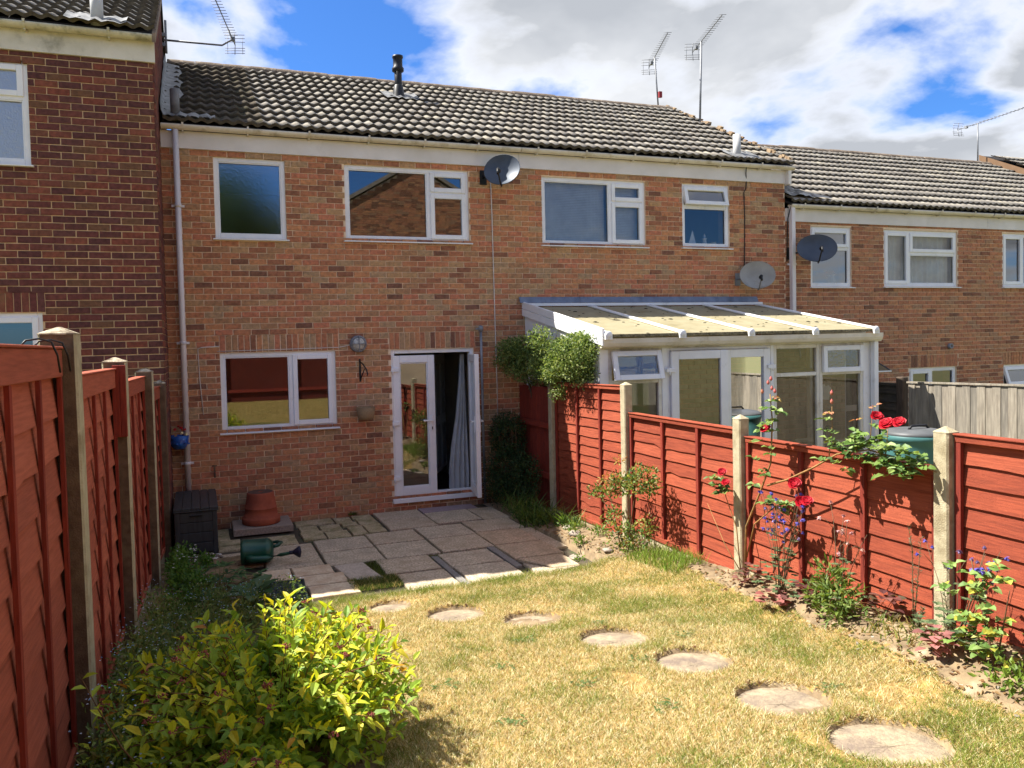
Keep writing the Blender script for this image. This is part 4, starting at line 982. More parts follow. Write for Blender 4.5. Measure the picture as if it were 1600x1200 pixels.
panel(*PL[3], 1.655, .50, 1, 9, (.62, 1.2), FR, FRV, 'red panel at the right edge of the photo behind blue columbines', GP, waney=.004)
# upright boards between the house and the first post
vp = thing('upright_board_fence', 'dark red panel of upright boards against the house wall', 'fence panel', (4.40, -.58, .05), GP)
x = -.06; i = 0
while x > -1.09:
    mb = MB(); w = .118; dz = rnd(-.008, .008)
    mb.box(4.385+(i % 2)*.004, 4.40+(i % 2)*.004, x-w, x, .02, 1.66+dz); build(mb, 'board', random.choice(FRV), vp, .002, org=(4.39, x, .02)); x -= .1125; i += 1
for z in (.45, 1.12): mb = MB(); mb.box(4.335, 4.384, -1.11, -.03, z, z+.075); build(mb, 'rail', FRV[0], vp, .003)
mb = MB(); mb.box(4.37, 4.42, -1.11, -.03, -.3, .016); build(mb, 'gravel_board', M_conc, vp)
# left fence
GL, GLo = 'brown red fence panels along the left of the garden', 'concrete posts of the left hand fence'
LP = [(-.60, -8.05), (-.58, -6.14), (-.545, -4.20), (-.472, -2.32), (-.395, -1.14)]
mk = (M_conc, M_concd, M_cap)
post('fence_post', *LP[0], .3, 2.43, 'nearest left concrete post at the very edge of the photo', GLo, .155, mk)
post('fence_post', *LP[1], .2, 2.365, 'nearest left concrete post with white lichened cap, beside the wired panel', GLo, .155, mk, lean=(-.01, 0))
post('fence_post', *LP[2], .0, 2.215, 'left concrete post with a red timber strip fixed to it', GLo, .155, mk)
post('fence_post', *LP[3], -.1, 2.10, 'third left concrete post with a lichened cap, near the house corner', GLo, .155, mk)
post('fence_post', *LP[4], -.2, 1.945, 'last left concrete post against the dark brick house', GLo, .13, (M_concd, M_concd, M_cap))
e = .080; QL = [inset(LP[i], LP[i+1]) for i in range(4)]
lk = dict(nsign=1, mats=FL, umats=FRV, group=GL, waney=.004, topw=.135, cap=True, frame=True, gravel=True, sh=.024, off=-.035)
pA, PA = panel(*QL[0], 2.275, .42, boards=10, battens=(.34, .80, 1.28), label='nearest left panel with two bent wires hooked over its top', **lk)
panel(*QL[1], 2.140, .27, boards=10, battens=(.38, .82, 1.27), label='left panel between the two lichened posts above the yellow shrub', **lk)
panel(*QL[2], 2.030, .12, boards=10, battens=(.38, .84, 1.30), label='left panel second from the dark brick house', **lk)
panel(*QL[3], 1.885, .08, boards=10, battens=(.36, .66), label='short left panel against the dark brick house', **lk)
mb = MB(); mb.box(-.545+.034, -.545+.074, -4.20-.110, -4.20-.080, 1.66, 2.16); mb.box(-.545-.01, -.545+.033, -4.20-.112, -4.20-.082, 1.66, 2.16)
tag(build(mb, 'timber_strip', FRV[0], None, .003), 'short dark red timber strip fixed to a left fence post', 'timber strip')
for y, lb in ((-6.62, 'black bent wire hooked over the left fence, farther from the post'), (-6.36, 'black bent wire hooked over the left fence, beside the post')):
    mb = MB(); zt = 2.285
    mb.tube([(-.66, y-.03, zt-.02), (-.635, y-.01, zt+.012), (-.59, y, zt+.018), (-.548, y+.01, zt+.004), (-.531, y+.03, zt-.05), (-.527, y+.055, zt-.12)], .0045, 6); tag(build(mb, 'bent_wire', M_black), lb, 'wire', 'bent wires over the left fence')
# grey fences beyond the conservatory
M_grey = [mat('silvered_board', lin(150, 142, 128), lin(118, 111, 101), 4, .95, .5, 70, .15, stretch=(9, 9, .9), c3=lin(112, 104, 94), s3=1.6), mat('silvered_board_b', lin(140, 133, 121), lin(110, 105, 97), 4, .95, .5, 70, .15, stretch=(9, 9, .8), c3=lin(104, 98, 90), s3=1.6), mat('silvered_board_c', lin(160, 151, 136), lin(128, 120, 108), 4, .95, .5, 70, .15, stretch=(9, 9, .9), c3=lin(120, 110, 98), s3=1.6)]
M_dkw = [mat('dark_weathered_slat', lin(82, 76, 68), lin(58, 54, 50), 4, .9, .4, 60, stretch=(2, 2, 9)), mat('dark_weathered_slat_b', lin(92, 84, 74), lin(66, 60, 54), 4, .9, .4, 60, stretch=(2, 2, 9))]
gf = thing('grey_fence', 'silvered grey fence of upright boards beyond the water butt', 'fence', (9.27, -4.6, 0))
y = -2.26; k = 0
while y > -8.2:
    mb = MB(); w = .104; zt = 1.57+(-y-2.2)*.012+rnd(-.004, .004); mb.box(9.25+(k % 2)*.008, 9.264+(k % 2)*.008, y-w, y, 0, zt)
    build(mb, 'board', random.choice(M_grey), gf, .002, org=(9.25, y, 0)); y -= .096; k += 1
mb = MB(); mb.add([(9.235, -8.3, 1.645), (9.285, -8.3, 1.645), (9.285, -2.24, 1.575), (9.235, -2.24, 1.575), (9.235, -8.3, 1.67), (9.285, -8.3, 1.67), (9.285, -2.24, 1.598), (9.235, -2.24, 1.598)], [(0,3,2,1),(4,5,6,7),(0,1,5,4),(1,2,6,5),(2,3,7,6),(3,0,4,7)]); build(mb, 'capping', M_grey[2], gf)
gp = thing('timber_post', 'dark round-shouldered timber post at the end of the grey fence', 'fence post', (9.25, -2.16, 0))
mb = MB(); mb.box(9.19, 9.30, -2.225, -2.11, -.3, 1.66); build(mb, 'shaft', mat('dark_timber_post', lin(92, 78, 66), lin(64, 54, 46), 5, .9, .5, 50, stretch=(8, 8, 1)), gp, .012)
sf = thing('slatted_fence', 'dark slatted fence in shade between conservatory and timber post', 'fence', (9.25, -1.05, 0))
z = 0
while z < 1.5:
    mb = MB(); mb.add([(9.24, -2.10, z+.135), (9.24, -.02, z+.135), (9.222, -.02, z), (9.222, -2.10, z), (9.262, -2.10, z+.135), (9.262, -.02, z+.135), (9.24, -.02, z), (9.24, -2.10, z)], [(0,1,2,3),(7,6,5,4),(0,3,7,4),(1,5,6,2),(0,4,5,1),(3,2,6,7)]); build(mb, 'slat', random.choice(M_dkw), sf, .002, org=(9.24, -1, z)); z += .118
mb = MB(); mb.box(9.21, 9.275, -2.10, -.02, 1.535, 1.57); build(mb, 'top_rail', M_dkw[0], sf)
# back fence and the neighbours behind the camera (they show in the window glass)
M_backb = redm('dark_back_board', (112, 44, 32), (88, 36, 28), (12, 12, 1.2))
bf = thing('back_fence', 'red upright-boarded fence closing the back of the garden', 'fence', (1.9, -11.62, .8))
x = -.5
while x < 4.2:
    mb = MB(); mb.box(x, x+.118, -11.64+(int(round(x*100/11.25)) % 2)*.016, -11.62, .75, 2.78+rnd(-.006, .006)); build(mb, 'board', M_backb, bf, .002, org=(x, -11.62, .8)); x += .1125
for z in (1.1, 2.3): mb = MB(); mb.box(-.5, 4.2, -11.619, -11.57, z, z+.08); build(mb, 'rail', FRV[0], bf)
post('fence_post', .62, -11.55, .6, 2.9, 'concrete post of the back fence mirrored in the kitchen window', 'concrete posts of the back fence'); post('fence_post', 2.55, -11.55, .6, 2.9, 'concrete post of the back fence mirrored in the patio door', 'concrete posts of the back fence')
# =================================================================== conservatory
cs = thing('conservatory', 'white lean-to conservatory with mossy cream polycarbonate roof', 'conservatory', (6.6, -1.1, 0))
X0, X1, YF = 4.52, 8.74, -2.12
def cbox(name, m, *bs, par=None, bev=.004, label=None):
    mb = MB()
    for b in bs: mb.box(*b)
    return build(mb, name, m, par or cs, bev, label=label)
M_up2 = M_upvc_old
cbox('dwarf_wall', BR_B[3], (X0, X1, YF-.02, YF+.12, -.1, .22), (X0, X0+.14, YF+.121, -.012, -.1, .22), (X1-.14, X1, YF+.121, -.012, -.1, .22))
cbox('floor', mat('cream_floor_tile', lin(190, 176, 150), lin(170, 156, 132), 4, .4), (X0+.141, X1-.141, YF+.121, -.012, -.1, .1))
zt = 2.15
for a, b in ((X0, X0+.12), (5.385, 5.465), (7.035, 7.085), (8.60, X1-.01)): cbox('post', M_upvc, (a, b, YF, YF+.075, .222, zt))
cbox('eaves_beam', M_up2, (X0, X1, YF-.005, YF+.09, zt+.001, 2.235))
# left light with opener, French doors, right lights
def lights(x0, x1, zsp, opener, ang=0.0, par=cs):
    mb = MB(); ring(mb, x0, x1, .222, zt-.001, .05, YF+.006, YF+.07); mb.box(x0+.05, x1-.05, YF+.008, YF+.068, zsp-.025, zsp+.025); fr = build(mb, 'window', M_up2, par, .004)
    p = MB(); p.quad((x0+.05, YF+.04, .272), (x1-.05, YF+.04, .272), (x1-.05, YF+.04, zsp-.025), (x0+.05, YF+.04, zsp-.025)); build(p, 'pane', G_cons, fr)
    if opener:
        o = Vector((0, YF+.006, zt-.03)); rot = Matrix.Rotation(-ang, 3, 'X'); s = MB(); h = zt-.03-(zsp+.008)
        ring(s, x0+.03, x1-.03, -h, 0, .065, -.045, -.004); s.v = [o+rot@Vector(v) for v in s.v]; so = build(s, 'opening_light', M_upvc, fr, .005)
        p = MB(); p.add([o+rot@Vector(v) for v in ((x0+.095, -.02, -h+.065), (x1-.095, -.02, -h+.065), (x1-.095, -.02, -.065), (x0+.095, -.02, -.065))], [(0, 1, 2, 3)]); build(p, 'pane', glass('rain_glass', (.78, .80, .78, 1), .16, .12, .5, 40), so)
    else:
        p = MB(); p.quad((x0+.05, YF+.04, zsp+.025), (x1-.05, YF+.04, zsp+.025), (x1-.05, YF+.04, zt-.05), (x0+.05, YF+.04, zt-.05)); build(p, 'pane', G_cons, fr)
lights(4.642, 5.384, 1.755, True, R(13)); lights(7.086, 7.845, 1.755, False); lights(7.847, 8.599, 1.755, True, R(1))
mb = MB(); ring(mb, 5.466, 7.034, .222, zt-.001, .035, YF+.006, YF+.07); dfc = build(mb, 'door_frame', M_upvc, cs, .004)
def cdoor(x0, x1, ang, hinge_left):
    w = x1-x0; hx = x0 if hinge_left else x1; o = Vector((hx, YF-.004, .26)); sg = 1 if hinge_left else -1; rot = Matrix.Rotation(-ang*sg, 3, 'Z'); T = lambda p: o+rot@Vector((sg*p[0], p[1], p[2])); H = zt-.04-.26
    mb = MB(); ring(mb, 0, w, 0, H, .105, -.03, .03, .12); mb.box(.105, w-.105, -.025, .025, .62, .70); mb.v = [T(v) for v in mb.v]; d = build(mb, 'french_door', M_upvc, cs, .005)
    p = MB(); p.add([T(v) for v in ((.105, 0, .70), (w-.105, 0, .70), (w-.105, 0, H-.105), (.105, 0, H-.105))], [(0, 1, 2, 3)]); build(p, 'pane', G_cons, d)
    p = MB(); p.add([T(v) for v in ((.105, 0, .12), (w-.105, 0, .12), (w-.105, 0, .62), (.105, 0, .62))], [(0, 1, 2, 3)]); build(p, 'pane', G_cons, d)
    for z in (.5, H-.26):
        q = MB(); q.box(-.07, .05, -.052, -.031, z, z+.05); q.tube([(-.028, -.045, z-.035), (-.028, -.045, z+.06)], .011, 8); q.v = [T(v) for v in q.v]; build(q, 'hinge', M_upvc, d, .003)
cdoor(5.50, 6.275, R(7), True); cdoor(6.28, 7.00, R(0), False)
# roof: glazing bars, sheets, eaves gutter, side verge
zw, ze_, ye = 2.785, 2.325, -2.27
rz = lambda y: zw+(ze_-zw)*(y/ye)
bars = [X0+.02, 5.56, 6.58, 7.60, 8.63]
M_poly = mat('cream_polycarbonate', lin(202, 194, 162), lin(188, 178, 144), 5, .45, spec=.4, transl=(.42, (1, .97, .86, 1)), c3=lin(170, 158, 122), s3=2.2)
for a, b in zip(bars[:-1], bars[1:]):
    mb = MB(); mb.add([(a+.02, 0-.03, rz(-.03)), (b-.02, -.03, rz(-.03)), (b-.02, ye, rz(ye)), (a+.02, ye, rz(ye)), (a+.02, -.03, rz(-.03)-.025), (b-.02, -.03, rz(-.03)-.025), (b-.02, ye, rz(ye)-.025), (a+.02, ye, rz(ye)-.025)], [(0, 3, 2, 1), (4, 5, 6, 7), (3, 7, 6, 2)])
    pn = build(mb, 'roof_sheet', M_poly, cs)
    mb = MB(); mb.obox((a+.05, ye-.012, rz(ye)-.030), (b-a-.10, 0, 0), (0, .014, .003), (0, 0, .034)); build(mb, 'sheet_closure', mat('dirty_closure', lin(150, 140, 112), lin(70, 64, 50), 40, .9, c3=lin(60, 56, 44), s3=14), pn)
    mb = MB()
    for i in range(22):
        x, y = rnd(a+.06, b-.06), rnd(-1.7, -.06) if random.random() < .8 else rnd(-2.25, -1.5); s = random.choice((.008, .010, .013, .02)); mb.lathe([(s*1.5, 0), (s*1.3, s*.35), (.001, s*.6)], (x, y, rz(y)), 7)
        k = len(mb.v); mb.v[k-21:] = [(q[0]+rnd(-.35, .35)*s, q[1]+rnd(-.35, .35)*s, q[2]) for q in mb.v[k-21:]]
    stuff(build(mb, 'moss', mat('dark_moss', lin(62, 56, 42), lin(44, 42, 32), 60, .98), pn))
for x in bars:
    mb = MB(); mb.obox((x-.032, -.012, rz(-.012)+.002), (.064, 0, 0), (0, ye-.02+.012, (rz(ye-.02)-rz(-.012))), (0, 0, .034)); b = build(mb, 'glazing_bar', M_upvc, cs, .010)
    mb = MB(); mb.lathe([(.048, 0), (.05, .018), (.035, .03), (.001, .034)], (0, 0, 0), 14, 0, 'y'); mb.v = [(x+q[0], ye-.02-q[1], rz(ye)-.005+q[2]) for q in mb.v]; mb.box(x-.046, x+.046, ye-.045, ye-.021, rz(ye)-.055, rz(ye)-.004); build(mb, 'end_cap', M_upvc, b)
cbox('wall_plate', M_upvc, (X0-.02, X1, -.05, -.003, 2.79, 2.835))
xx = [4.43, 5.4, 6.45, 7.5, 8.1, 8.64]
for a, b in zip(xx[:-1], xx[1:]):
    mb = MB(); mb.add([(a, -.016, 2.925), (b+.012, -.016, 2.925), (b+.012, -.052, 2.838), (a, -.052, 2.838), (a, -.006, 2.925), (b+.012, -.006, 2.925)], [(3, 2, 1, 0), (0, 1, 5, 4)]); build(mb, 'lead_flashing', M_lead, cs)
mb = MB(); prof = [(-.062, .055), (-.060, .0), (-.045, -.035), (-.03, -.05), (.02, -.055), (.03, .05)]; n = len(prof)
mb.add([(x, -2.21+p[0], 2.225+p[1]) for x in (X0-.03, X1+.05) for p in prof], [(i, i+1, n+i+1, n+i) for i in range(n-1)]+[tuple(range(n)), tuple(range(2*n-1, n-1, -1))]); build(mb, 'eaves_gutter', M_gutter, cs)
mb = MB()
for dz, t in ((.03, .02), (-.075, .014)): mb.obox((X0-.045, -.004, rz(0)+dz-.055), (t+.012, 0, 0), (0, ye+.004, rz(ye)-rz(0)), (0, 0, .10))
build(mb, 'side_verge', M_upvc, cs, .004)
mb = MB(); mb.add([(X0, -.006, 2.66), (X0, YF+.08, 2.24), (X0, YF+.08, 2.16), (X0, -.006, 2.16)], [(0, 1, 2, 3)]); build(mb, 'side_gable', M_upvc, cs); mb = MB(); mb.add([(X1-.005, -.006, 2.72), (X1-.005, YF+.08, 2.30), (X1-.005, YF+.08, 2.16), (X1-.005, -.006, 2.16)], [(3, 2, 1, 0)]); build(mb, 'side_gable', M_upvc, cs)
for xs_ in (X0+.002, X1-.07):
    mb = MB()
    for a, b in ((YF+.08, YF+.16), (-1.10, -1.03), (-.08, -.012)): mb.box(xs_, xs_+.06, a, b, .222, 2.158)
    for a, b in ((YF+.161, -1.101), (-1.029, -.081)): mb.box(xs_+.002, xs_+.058, a, b, 2.09, 2.158); mb.box(xs_+.002, xs_+.058, a, b, .222, .29); mb.box(xs_+.002, xs_+.058, a, b, 1.73, 1.78)
    sw = build(mb, 'side_window', M_upvc, cs, .003)
    for a, b in ((YF+.161, -1.101), (-1.029, -.081)):
        for c, d in ((.29, 1.73), (1.78, 2.09)): p = MB(); p.quad((xs_+.03, a, c), (xs_+.03, b, c), (xs_+.03, b, d), (xs_+.03, a, d)); build(p, 'pane', G_cons, sw)
mb = MB(); mb.box(X1-.035, X1+.04, YF-.085, YF-.015, .0, 2.165); mb.box(X1-.06, X1+.07, YF-.11, YF-.0, 2.166, 2.205); build(mb, 'downpipe', M_upvc, cs, .006)
# inside: glazed back door of the house, shelf brackets, blinds, chair and orchid
mb = MB(); ring(mb, 6.02, 6.9, .16, 2.15, .06, .03, .09); mb.box(6.08, 6.84, .035, .085, .95, 1.05); bd = build(mb, 'back_door', M_upvc, hN, .004)
p = MB(); p.quad((6.08, .06, 1.05), (6.84, .06, 1.05), (6.84, .06, 2.09), (6.08, .06, 2.09)); p.quad((6.08, .06, .22), (6.84, .06, .22), (6.84, .06, .95), (6.08, .06, .95)); build(p, 'pane', G_clear, bd)
mb = MB()
for x in (7.2, 7.9): mb.tube([(x, -.03, 2.06), (x+.10, -.16, 1.94)], .012, 6); mb.tube([(x, -.03, 2.06), (x-.02, -.03, 1.9)], .012, 6)
mb.box(7.15, 8.3, -.06, -.03, 2.055, 2.075); sh = thing('wall_rack', 'white rail and brackets on the wall inside the conservatory', 'rail', (7.6, -.03, 2.0)); build(mb, 'rail', M_upvc, sh)
wk = thing('wicker_chair', 'pale wicker chair inside the conservatory behind the climbing rose', 'chair', (7.35, -1.35, .1))
M_wick = mat('pale_wicker', lin(196, 178, 142), lin(150, 132, 100), 90, .8, .6, 90)
mb = MB(); mb.lathe([(.30, .40), (.33, .46), (.30, .50), (0, .50)], (7.35, -1.3, .1), 20); build(mb, 'seat', M_wick, wk)
mb = MB(); mb.lathe([(.30, .46), (.36, .75), (.39, 1.02), (.36, 1.05), (.33, .75), (.27, .46)], (7.35, -1.3, .1), 20, 0, 'z', R(20), R(200)); build(mb, 'backrest', M_wick, wk)
for a in (45, 135, 225, 315): mb = MB(); c, s = math.cos(R(a)), math.sin(R(a)); mb.tube([(7.35+.24*c, -1.3+.24*s, .51), (7.35+.29*c, -1.3+.29*s, .10)], .022, 8); build(mb, 'leg', M_wick, wk)
tb = thing('side_table', 'small table carrying the white orchid inside the conservatory', 'table', (8.18, -1.75, .1))
mb = MB(); mb.box(7.95, 8.45, -1.95, -1.55, .78, .81); build(mb, 'tabletop', M_upvc, tb, .004)
for a, b in ((7.98, -1.92), (8.42, -1.92), (7.98, -1.58), (8.42, -1.58)): mb = MB(); mb.box(a-.02, a+.02, b-.02, b+.02, .10, .779); build(mb, 'leg', M_upvc, tb)
oc = thing('orchid', 'white orchid in flower behind the right hand conservatory pane', 'plant', (8.17, -1.8, .81))
mb = MB(); mb.lathe([(.0, 0), (.055, 0), (.075, .13), (.06, .13), (0, .11)], (8.17, -1.8, .811), 16); build(mb, 'pot', M_rubber, oc)
mb = MB(); mb.tube([(8.17, -1.8, .92), (8.165, -1.81, 1.2), (8.17, -1.82, 1.42), (8.20, -1.84, 1.52)], .006, 6); build(mb, 'stem', mat('orchid_stem', lin(90, 110, 60)), oc)
M_orch = mat('white_petal', lin(240, 238, 226), lin(228, 226, 206), 9, .6, transl=(.3, (1, 1, .95, 1)))
for fx_, fz in ((8.10, 1.50), (8.135, 1.44), (8.24, 1.50), (8.215, 1.43), (8.16, 1.52)):
    mb = MB()
    for k in range(5):
        a = 2*math.pi*k/5+.3; c = Vector((fx_+.034*math.cos(a), -1.86, fz+.034*math.sin(a))); v = [c+Vector((.036*math.cos(t)*(1.1), .008*math.cos(2*t), .036*math.sin(t))) for t in [i*2*math.pi/9 for i in range(9)]]; mb.add([c+Vector((0, -.006, 0))]+v, [(0, 1+i, 1+(i+1) % 9) for i in range(9)], 0, True)
    build(mb, 'bloom', M_orch, oc)
lf = MB()
for a in (0, 1.2, 2.5, 3.9, 5.2): c, s = math.cos(a), math.sin(a); lf.add([(8.17+.03*c, -1.8+.03*s, .93), (8.17+.12*c-.03*s, -1.8+.12*s+.03*c, 1.0), (8.17+.24*c, -1.8+.24*s, .96), (8.17+.12*c+.03*s, -1.8+.12*s-.03*c, 1.0)], [(0, 1, 2, 3)])
build(lf, 'leaves', mat('orchid_leaf', lin(60, 90, 50), rough=.4), oc)

# =================================================================== aerials and dishes
def dish(name, label, c, w, h, face, tilt, m, arm_m, edge=None):
    """offset dish: shallow bowl, arm from its lower rim, feed, wall bracket. face = horizontal bearing of the dish axis"""
    t = thing(name, label, 'satellite dish', c, 'satellite dishes on the house walls'); c = Vector(c)
    ax = Vector((math.sin(face)*math.cos(tilt), -math.cos(face)*math.cos(tilt), math.sin(tilt))); sx = ax.cross(Vector((0, 0, 1))).normalized()*-1; up = sx.cross(ax)*-1
    if up.z < 0: up = -up
    n, k = 32, 6; vv = [c-ax*.07]
    for j in range(1, k+1):
        r = j/k
        for i in range(n): a = 2*math.pi*i/n; vv.append(c+sx*(w/2*r*math.cos(a))+up*(h/2*r*math.sin(a))-ax*(.07*(1-r*r)))
    mb = MB(); f = [(0, 1+i, 1+(i+1) % n) for i in range(n)]+[(1+j*n+i, 1+(j+1)*n+i, 1+(j+1)*n+(i+1) % n, 1+j*n+(i+1) % n) for j in range(k-1) for i in range(n)]
    mb.add(vv, f, 0, True); mb.add([v-ax*.006 for v in vv], [tuple(reversed(q)) for q in f], 0, True); build(mb, 'bowl', m, t)
    mb = MB(); rim = [c+sx*(w/2*math.cos(a))+up*(h/2*math.sin(a))-ax*.003 for a in [2*math.pi*i/n for i in range(n+1)]]; mb.tube(rim, .006, 6, cap=False); build(mb, 'rim', edge or m, t)
    lo = c-up*(h/2)-ax*.02; fd = c-up*(h*.28)+ax*(w*.5); mb = MB(); mb.tube([c-ax*.10-up*h*.2, lo-up*.02, lo-up*.01+ax*.08, fd-up*.03], .011, 8); build(mb, 'feed_arm', arm_m, t)
    mb = MB(); mb.tube([fd, fd-ax*.05, fd-ax*.09], [.022, .03, .022], 10); mb.tube([fd-up*.0, fd-up*.08], .016, 8); build(mb, 'feed', M_black, t)
    bk = Vector((c.x-w*.30, -.012, c.z-.05)); mb = MB(); mb.box(bk.x-.05, bk.x+.05, -.016, -.001, bk.z-.10, bk.z+.10); mb.tube([bk, Vector((bk.x+.02, -.12, bk.z)), c-ax*.09], .016, 8); build(mb, 'bracket', M_black if arm_m is M_black else M_steel, t)
    return t
dish('satellite_dish', 'dark satellite dish under the gutter between two upstairs windows', (4.07, -.34, 4.66), .50, .45, R(-34), R(16), M_dishd, M_black)
dish('satellite_dish', 'pale grey satellite dish above the conservatory end', (8.44, -.28, 3.25), .53, .46, R(-30), R(18), M_dishg, M_steel)
dish('satellite_dish', 'dark satellite dish in front of a window beside the square downpipe', (9.52, -.40, 3.68), .60, .48, R(-32), R(20), M_dishd, M_black)
def aerial(label, base, mast_top, boom_dir, ln, refl, group, wall_arm=None, roll=0.0, name='tv_aerial', boxc=None, r=.016):
    t = thing(name, label, 'TV aerial', base, group); mb = MB(); b, m = Vector(base), Vector(mast_top)
    pts = [b, m] if wall_arm is None else [b]+[Vector(p) for p in wall_arm]+[m]
    mb.tube(pts, r, 8); build(mb, 'mast', M_steel, t)
    d = Vector(boom_dir).normalized(); sd = d.cross(Vector((0, 0, 1))).normalized(); up = sd.cross(d)
    sd = (sd*math.cos(roll)+up*math.sin(roll)); up = sd.cross(d)
    p0, p1 = m-d*ln*.32, m+d*ln*.68; mb = MB(); mb.tube([p0, p1], .009, 6)
    build(mb, 'boom', M_steel, t); mb = MB()
    for i in range(15): q = p0+(p1-p0)*(.22+.78*i/14); e = .105-.035*i/14; mb.tube([q-sd*e, q+sd*e], .0045, 5)
    stuff(build(mb, 'directors', M_steel, t)); mb = MB()
    if refl:
        for s in (-1, 1):
            for k in range(3): q = p0+d*(.02*k)+up*s*(.05+.05*k); mb.tube([q-sd*.16, q+sd*.16], .005, 5)
            mb.tube([p0, p0+up*s*.17+d*.04], .007, 5)
        for s in (-1, 1): mb.tube([p0+sd*s*.12+up*-.15, p0+sd*s*.12+up*.15], .004, 5)
        q = p0+d*ln*.14; mb.box(q.x-.03, q.x+.03, q.y-.03, q.y+.03, q.z-.03, q.z+.03)
    stuff(build(mb, 'reflector', M_steel, t))
    if boxc: z, mm = boxc; mb = MB(); mb.box(b.x-.02, b.x+.05, b.y-.06, b.y-.015, b.z+z, b.z+z+.12); build(mb, 'junction_box', mm, t)
    return t
AG = 'TV aerials on the roofs'
aerial('TV aerial on the left of the two masts at the ridge end, red box below', (9.15, 3.36, ZR-.02), (9.07, 3.36, ZR+1.10), (-.37, -.93, .02), 1.7, True, AG, boxc=(.30, mat('red_tape', lin(150, 50, 56))))
aerial('taller TV aerial on the right of the two masts at the ridge end', (9.27, 2.2, ZR-.72), (9.33, 2.2, ZR+1.0), (-.33, -.94, .0), 1.7, True, AG, r=.020)
aerial('TV aerial far right on the ridge of the lower houses', (18.2, 3.30, 6.36), (18.2, 3.30, 7.36), (-.07, -1.0, .02), 1.7, True, AG)
aerial('TV aerial held out on an arm from the tall left gable', (XB0+.02, 2.5, 7.05), (.66, 2.5, 7.30), (-.22, -.97, .02), 1.7, True, AG, wall_arm=[(.55, 2.5, 7.06), (.70, 2.5, 7.16)])
mb = MB(); mb.tube([(XB0+.06, 2.5, 6.85), (XB0+.06, 2.5, 7.35)], .018, 8); mb.box(XB0-.005, XB0+.05, 2.47, 2.53, 6.95, 7.0); mb.box(XB0-.005, XB0+.05, 2.47, 2.53, 7.1, 7.15); o = tag(build(mb, 'wall_bracket', M_steel), 'steel bracket on the tall left gable holding the aerial arm', 'bracket')
# =================================================================== cables, lamp and pots on the wall
def cable(pts, r, m, label, group=None): mb = MB(); mb.tube(pts, r, 6); return tag(build(mb, 'cable', m), label, 'cable', group)
M_wc = mat('white_cable', lin(222, 214, 206), rough=.5)
cable([(4.03, -.012, 4.58), (4.04, -.012, 4.0), (4.045, -.012, 3.2), (4.05, -.012, 2.5), (4.06, -.012, 1.6), (4.06, -.012, 1.2)], .0075, M_wc, 'white cable running down from the upper dark satellite dish')
cable([(8.40, -.10, 5.0), (8.44, -.04, 4.90), (8.47, -.012, 4.78), (8.46, -.014, 4.66), (8.42, -.012, 4.6), (8.43, -.012, 4.2), (8.42, -.012, 3.7), (8.41, -.012, 3.3)], .008, M_black, 'black cable running down to the pale grey dish')
cable([(.06, -.012, 1.45), (.03, -.012, 1.9), (.02, -.012, 2.28), (.06, -.012, 2.30), (.28, -.012, 2.31)], .006, M_wc, 'thin pale cable bent round the left of the kitchen window')
cable([(.25, -.010, 2.245), (.9, -.010, 2.25), (1.8, -.010, 2.26), (1.96, -.012, 2.29)], .005, M_wc, 'thin pale cable above the kitchen window to the round lamp')
cable([(9.29, -.10, 4.42), (9.26, -.05, 4.2), (9.275, -.02, 3.9), (9.27, -.012, 3.5)], .008, M_black, 'black cable beside the top of the square downpipe')
lp = thing('bulkhead_lamp', 'round bulkhead wall lamp between kitchen window and doors', 'wall lamp', (2.06, 0, 2.30), None)
mb = MB(); mb.lathe([(.115, -.001), (.115, -.035), (.10, -.055), (.088, -.055), (.085, -.04)], (2.06, 0, 2.30), 28, 0, 'y'); build(mb, 'rim', M_steel, lp)
mb = MB(); mb.lathe([(.088, -.04), (.08, -.065), (.05, -.085), (.0, -.092)], (2.06, 0, 2.30), 24, 0, 'y'); build(mb, 'lens', mat('ribbed_lens', lin(206, 204, 196), lin(150, 148, 142), 40, .25, .4, 60), lp)
mb = MB(); mb.box(2.055, 2.065, -.098, -.04, 2.20, 2.40); mb.box(1.96, 2.16, -.098, -.04, 2.295, 2.305); build(mb, 'guard', M_steel, lp)
bk = thing('basket_bracket', 'black iron hanging bracket on the wall below the round lamp', 'bracket', (2.08, 0, 2.0))
mb = MB(); mb.box(2.065, 2.09, -.012, -.001, 1.79, 2.10); build(mb, 'plate', M_black, bk, .003)
mb = MB(); mb.tube([(2.078, -.012, 2.06), (2.10, -.12, 2.02), (2.125, -.20, 1.95), (2.13, -.225, 1.90), (2.125, -.215, 1.875)], .009, 8); mb.tube([(2.078, -.012, 1.82), (2.10, -.10, 1.92), (2.115, -.16, 1.985)], .007, 8); build(mb, 'hook', M_black, bk)
hb = thing('wall_basket', 'small straw-coloured wall pot holding a green trailing plant', 'plant pot', (2.11, -.12, 1.30))
M_straw = mat('woven_straw', lin(170, 142, 104), lin(126, 100, 72), 60, .9, .7, 70, stretch=(1, 1, 3))
mb = MB(); mb.lathe([(.0, 0), (.10, .0), (.112, .05), (.13, .165), (.118, .165), (.10, .05), (0, .04)], (2.11, -.14, 1.29), 22); build(mb, 'pot', M_straw, hb)
wp = thing('wall_planter', 'blue wall planter of red and cream flowers beside the downpipe', 'planter', (-.235, -.16, 1.12))
M_blue = mat('glazed_blue', lin(46, 98, 178), lin(28, 66, 136), 26, .25, .3, 30, c3=lin(90, 140, 200), s3=12)
mb = MB(); mb.lathe([(.0, 0), (.07, .0), (.105, .06), (.115, .16), (.102, .165), (.09, .06), (0, .05)], (-.235, -.17, 1.06), 20); build(mb, 'bowl', M_blue, wp)
